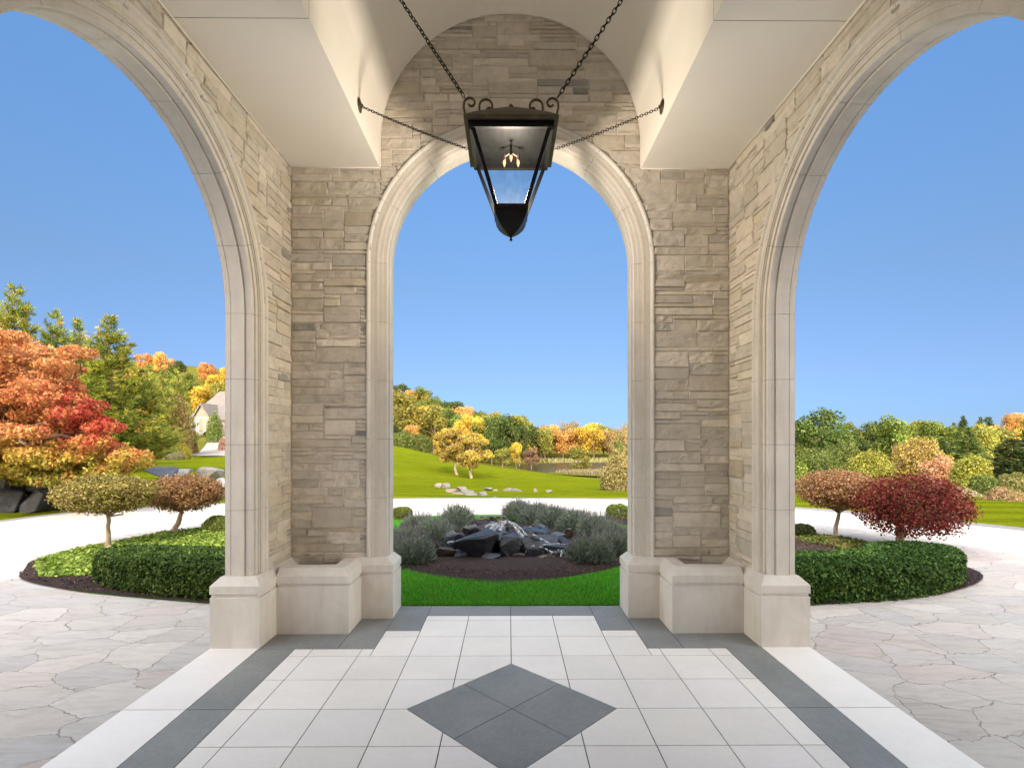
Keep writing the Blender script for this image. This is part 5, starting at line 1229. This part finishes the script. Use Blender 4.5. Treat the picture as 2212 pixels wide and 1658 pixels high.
# ---------- bushes of the right and left views
def bush_px(name, label, x, y, rx, ry, Y, n, size, cols, w=None, cat='shrub', seed=0, mat='leaf', shell=.55):
    p = pt(x, y+ry*.8, Y); g = tz(p.x, p.y); s = Y/F; zt = pt(x, y-ry, Y).z; p.z = min(g, p.z); h = max(zt-p.z, ry*s)
    return hull_bush(name, label, cat, p, (rx*s, rx*s*.9, h*.78), int(n*2.3), size*.62, cols, w, mat, shell, seed=seed)
YW = [(.36, .33, .055), (.28, .28, .045), (.21, .23, .04)]; GN = [(.13, .18, .035), (.18, .22, .05), (.09, .13, .025)]; OG = [(.56, .29, .15), (.60, .34, .22), (.42, .26, .10)]
for a in [('round yellow-green bush above the red clipped tree', 1878, 1008, 48, 34, 30, 6000, .11, YW), ('large yellow bush with a bare patch right of the yellow-green one', 1985, 990, 58, 42, 32, 7000, .12, [(.48, .38, .07), (.40, .33, .07), (.34, .25, .11)]),
          ('orange-pink bush right of the large yellow bush', 2030, 1025, 42, 34, 28, 6000, .10, OG), ('green bush between the right pier and the yellow-green bush', 1762, 1005, 52, 34, 36, 6000, .12, GN), ('light green bush against the right pier', 1722, 1045, 26, 46, 20, 4500, .08, [(.24, .30, .05), (.18, .25, .04)]),
          ('dull green bush above the bronze-orange clipped tree', 1820, 985, 45, 30, 42, 5000, .14, GN), ('green bush at the left of the pink one', 2125, 1062, 36, 34, 17, 6000, .06, GN), ('pink and green bush at the end of the right lawn', 2172, 1078, 38, 22, 14.6, 7000, .045, [(.52, .27, .20), (.45, .30, .15), (.22, .24, .06)]),
          ('brown-green bush behind the pink one', 2190, 1052, 40, 28, 17, 5000, .06, [(.24, .20, .07), (.18, .19, .05)]), ('yellow-green bush under the broad spruce', 2098, 1030, 40, 44, 24, 6000, .09, YW), ('pale plumed grass clump beside the green bush', 2078, 1072, 34, 18, 16, 5000, .05, [(.50, .42, .30), (.44, .36, .20), (.22, .25, .07)]),
          ('tan-green willow bush at the right end of the sloping lawn', 1345, 1028, 46, 52, 25, 9000, .085, [(.33, .27, .09), (.26, .25, .07), (.40, .30, .14)]), ('green bush at the lower end of the hill', 905, 955, 30, 18, 78, 3000, .2, GN), ('olive bush at the left jamb by the hill', 868, 952, 26, 22, 76, 3000, .2, GN),
          ('yellow bush in the bed by the neighbouring drive', 386, 966, 24, 11, 52, 4000, .09, [(.44, .36, .05), (.34, .32, .05)]), ('grey-green bush at the edge of the bed by the neighbouring drive', 376, 980, 20, 8, 46, 3000, .08, [(.30, .28, .16), (.22, .24, .08)]),
          ('green ground juniper left of the yellow bush', 330, 962, 50, 13, 50, 5000, .10, [(.20, .28, .03), (.26, .32, .04)]), ('low green shrub behind the maple tips', 270, 962, 44, 22, 36, 5000, .10, [(.17, .24, .03), (.24, .28, .04)]), ('small coral shrub at the left jamb beside the neighbouring drive', 482, 962, 10, 16, 70, 2500, .12, [(.55, .28, .22), (.5, .33, .24)]),
          ('reddish shrub under the olive pines', 320, 935, 24, 12, 62, 3000, .14, [(.38, .20, .16), (.30, .22, .08)]), ('bronze japanese maple in front of the olive pine', 383, 890, 32, 34, 60, 5000, .15, [(.36, .22, .11), (.28, .20, .07), (.16, .18, .04)]),
          ('small green tree before the gable of the neighbouring house', 462, 908, 17, 17, 96, 3000, .2, GN), ('reddish low shrub right of the bronze maple', 405, 935, 22, 10, 64, 2500, .14, [(.30, .13, .08), (.22, .10, .06)])]:
    bush_px('bush', a[0], *a[1:], seed=abs(hash(a[1])) % 100+int(a[1]) if False else int(a[1]+a[2]))
# trunk pair under the bronze maple
# ---------- neighbouring house and drive
def near_drive():
    Lp = [(453, 944), (449, 954), (441, 966), (430, 978), (424, 984)]; Rp = [(500, 944), (500, 954), (498, 966), (492, 978), (486, 986)]
    A = [gt(*p, 30, 200) for p in Lp]; B = [gt(*p, 30, 200) for p in Rp]; mb = MB(); vs = []; K = 8
    for a, b in zip(A, B):
        for k in range(K+1):
            q = a.lerp(b, k/K); vs.append((q.x, q.y, tz(q.x, q.y)+.08))
    mb.add(vs, [(i*(K+1)+k, i*(K+1)+k+1, (i+1)*(K+1)+k+1, (i+1)*(K+1)+k) for i in range(len(A)-1) for k in range(K)])
    A = [gt(x, y, 30, 200) for x, y in [(424, 979), (380, 980), (330, 979), (280, 980)]]; B = [gt(x, y, 30, 200) for x, y in [(486, 986), (400, 986), (330, 985), (280, 985)]]; vs = []
    for a, b in zip(A, B):
        for k in range(K+1):
            q = a.lerp(b, k/K); vs.append((q.x, q.y, tz(q.x, q.y)+.12))
    mb.add(vs, [(i*(K+1)+k, i*(K+1)+k+1, (i+1)*(K+1)+k+1, (i+1)*(K+1)+k) for i in range(len(A)-1) for k in range(K)])
    tag(mb.build('side_drive', simple('concrete', (.30, .275, .24), (.25, .235, .21), .85, 2, .2, .01, 20)), kind='structure')
near_drive()
M['h_stone'] = simple('house_stone', (.24, .22, .19), (.15, .14, .12), .9, 1.2, .8, .05, 3); M['h_roof'] = simple('house_roof', (.14, .13, .125), (.10, .095, .09), .85, 1.0, .6, .05, 4)
M['win'] = simple('window_pane', (.05, .06, .08), rough=.15, bstr=0); M['white'] = simple('white_trim', (.42, .40, .36), rough=.6, bstr=0)
def house():
    Y = 118; g = pt(452, 939, Y); z0 = tz(g.x, g.y)-.4; root = thing('neighbour_house', 'grey stone house with steep hipped roof and front gable among the trees', 'house', (g.x, Y, z0)); P = lambda x, y: ((pt(x, y, Y).x-g.x), pt(x, y, Y).z-z0)
    ex, ez = P(560, 906); rx0, rz = P(437, 851); rx1, _ = P(500, 850); lx, lz = P(408, 906); k = MB()
    k.box(lx+.3, 0, 0, ex, 14, lz); k.build('wall', M['h_stone'], root)
    k = MB(); k.add([(lx-.4, -.6, lz-.1), (ex, -.6, lz-.1), (ex, 14.6, lz-.1), (lx-.4, 14.6, lz-.1), (rx0, 7, rz+1.2), (ex, 7, rz+1.2)], [(0, 1, 5, 4), (2, 3, 4, 5), (3, 0, 4)]); k.build('roof', M['h_roof'], root)
    # front gable wing
    ax, az = P(452, 872); bx0, bz = P(425, 915); bx1, _ = P(483, 912)
    k = MB(); k.add([(bx0+.4, -3, 0), (bx1-.4, -3, 0), (bx1-.4, -3, bz), (ax, -3, az-.5), (bx0+.4, -3, bz), (bx0+.4, 1, 0), (bx1-.4, 1, 0), (bx1-.4, 1, bz), (ax, 1, az-.5), (bx0+.4, 1, bz)], [(0, 1, 2, 3, 4), (0, 5, 9, 4), (1, 6, 7, 2)]); k.build('gable_wall', M['h_stone'], root)
    k = MB()
    for s, bx in ((-1, bx0), (1, bx1)):
        k.add([(bx, -3.5, bz-.4), (ax, -3.5, az), (ax, 6, az), (bx, 6, bz-.4), (bx, -3.5, bz-.75), (ax, -3.5, az-.4)], [(0, 1, 2, 3), (0, 1, 5, 4)])
    k.build('gable_roof', M['h_roof'], root)
    k = MB(); n = 18; k.add([(ax+.75*math.cos(6.283*i/n), -3.03, az-2.6+.75*math.sin(6.283*i/n)) for i in range(n)], [tuple(range(n))]); k.build('round_window', M['win'], root)
    for dx in (-1.5, 0, 1.5):
        k = MB(); k.box(ax+dx-.62, -3.1, .9, ax+dx+.62, -3.0, 4.3); w_ = k.build('window', M['white'], root); k = MB(); k.box(ax+dx-.45, -3.13, 1.05, ax+dx+.45, -3.101, 4.15); k.build('pane', M['win'], w_)
    x0, _ = P(486, 930); k = MB(); k.box(x0, -.1, 0, x0+1.3, -.02, 3.4); k.build('door', M['win'], root)
    k = MB(); k.box(P(424, 0)[0]-3.2, -6, 0, P(424, 0)[0]-.2, -3.1, 3.6); k.build('garage', M['white'], root)
    for i, (xa, xb) in enumerate(((428, 447), (468, 498))):
        a, b = P(xa, 0)[0]+g.x, P(xb, 0)[0]+g.x
        hb = hull_bush('clipped_hedge', 'low dark hedge %s the gable of the neighbouring house' % ('left of' if i == 0 else 'right of'), 'hedge', ((a+b)/2, Y-4.6, tz((a+b)/2, Y-4.6)), ((b-a)/2, .6, .9), 1500, .3, [(.03, .05, .015), (.05, .08, .02)], seed=i+3, box=.5)
house()
# ---------- pond and reeds
pond = sheet('pond', [(p.x, p.y) for p in spline([(-2, 78), (2, 66), (10, 57), (22, 52), (38, 56), (46, 72), (40, 96), (26, 108), (8, 106), (-2, 94)], 5)], -3.15, M['pond']); tag(pond, kind='structure')
rb = pt(1310, 1030, 66)
bank = sheet('reed_bank', [(p.x, p.y) for p in spline([(5.5, 72), (9, 67.5), (16, 65), (26, 66), (30, 72), (24, 79), (14, 78), (7, 75)], 5)], -3.0, M['meadow']); tag(bank, kind='structure')
def reeds(name, label, poly, n, h, z, seed):
    g = np.random.default_rng(seed); PA = np.array(poly); x = g.uniform(PA[:, 0].min(), PA[:, 0].max(), n*2); y = g.uniform(PA[:, 1].min(), PA[:, 1].max(), n*2); m_ = in_poly(x, y, poly); x, y = x[m_][:n], y[m_][:n]; n = len(x)
    hh = h*(.5+.8*g.random(n)); a = g.random(n)*3.14; d = np.stack([np.cos(a), np.sin(a), 0*a], 1)*.05; b = np.stack([x, y, np.full(n, z) if not callable(z) else z(x, y)], 1); ln = np.stack([g.normal(size=n)*.12, g.normal(size=n)*.1, hh], 1)
    V = np.stack([b-d, b+d, b+ln+d*.6, b+ln-d*.6], 1).reshape(-1, 3); cols = np.array([(.34, .28, .14), (.26, .24, .09), (.20, .21, .06), (.40, .34, .22)]); C = cols[g.choice(4, n, p=[.35, .3, .2, .15])]*(1+.2*g.normal(size=(n, 1))).clip(.5, 1.5)
    o = link(name, mesh_np(name, V, np.arange(n*4).reshape(n, 4), M['leaf'], col=np.repeat(C, 4, 0))); tag(o, label, 'reeds', None, 'stuff')
reeds('reeds', 'pale dry reeds on the low bank in the pond', [(6.5, 72), (10, 68), (16, 65.7), (25.5, 66.5), (29, 72), (23.5, 78), (14, 77), (8, 74.5)], 7000, .38, -3.0, 3)
reeds('reeds', 'tan reeds and grass along the far pond shore', [(-4, 100), (10, 107), (28, 109), (44, 98), (48, 74), (60, 80), (50, 116), (20, 122), (-6, 112)], 8000, .7, lambda x, y: terrain(x, y)-.1, 4)
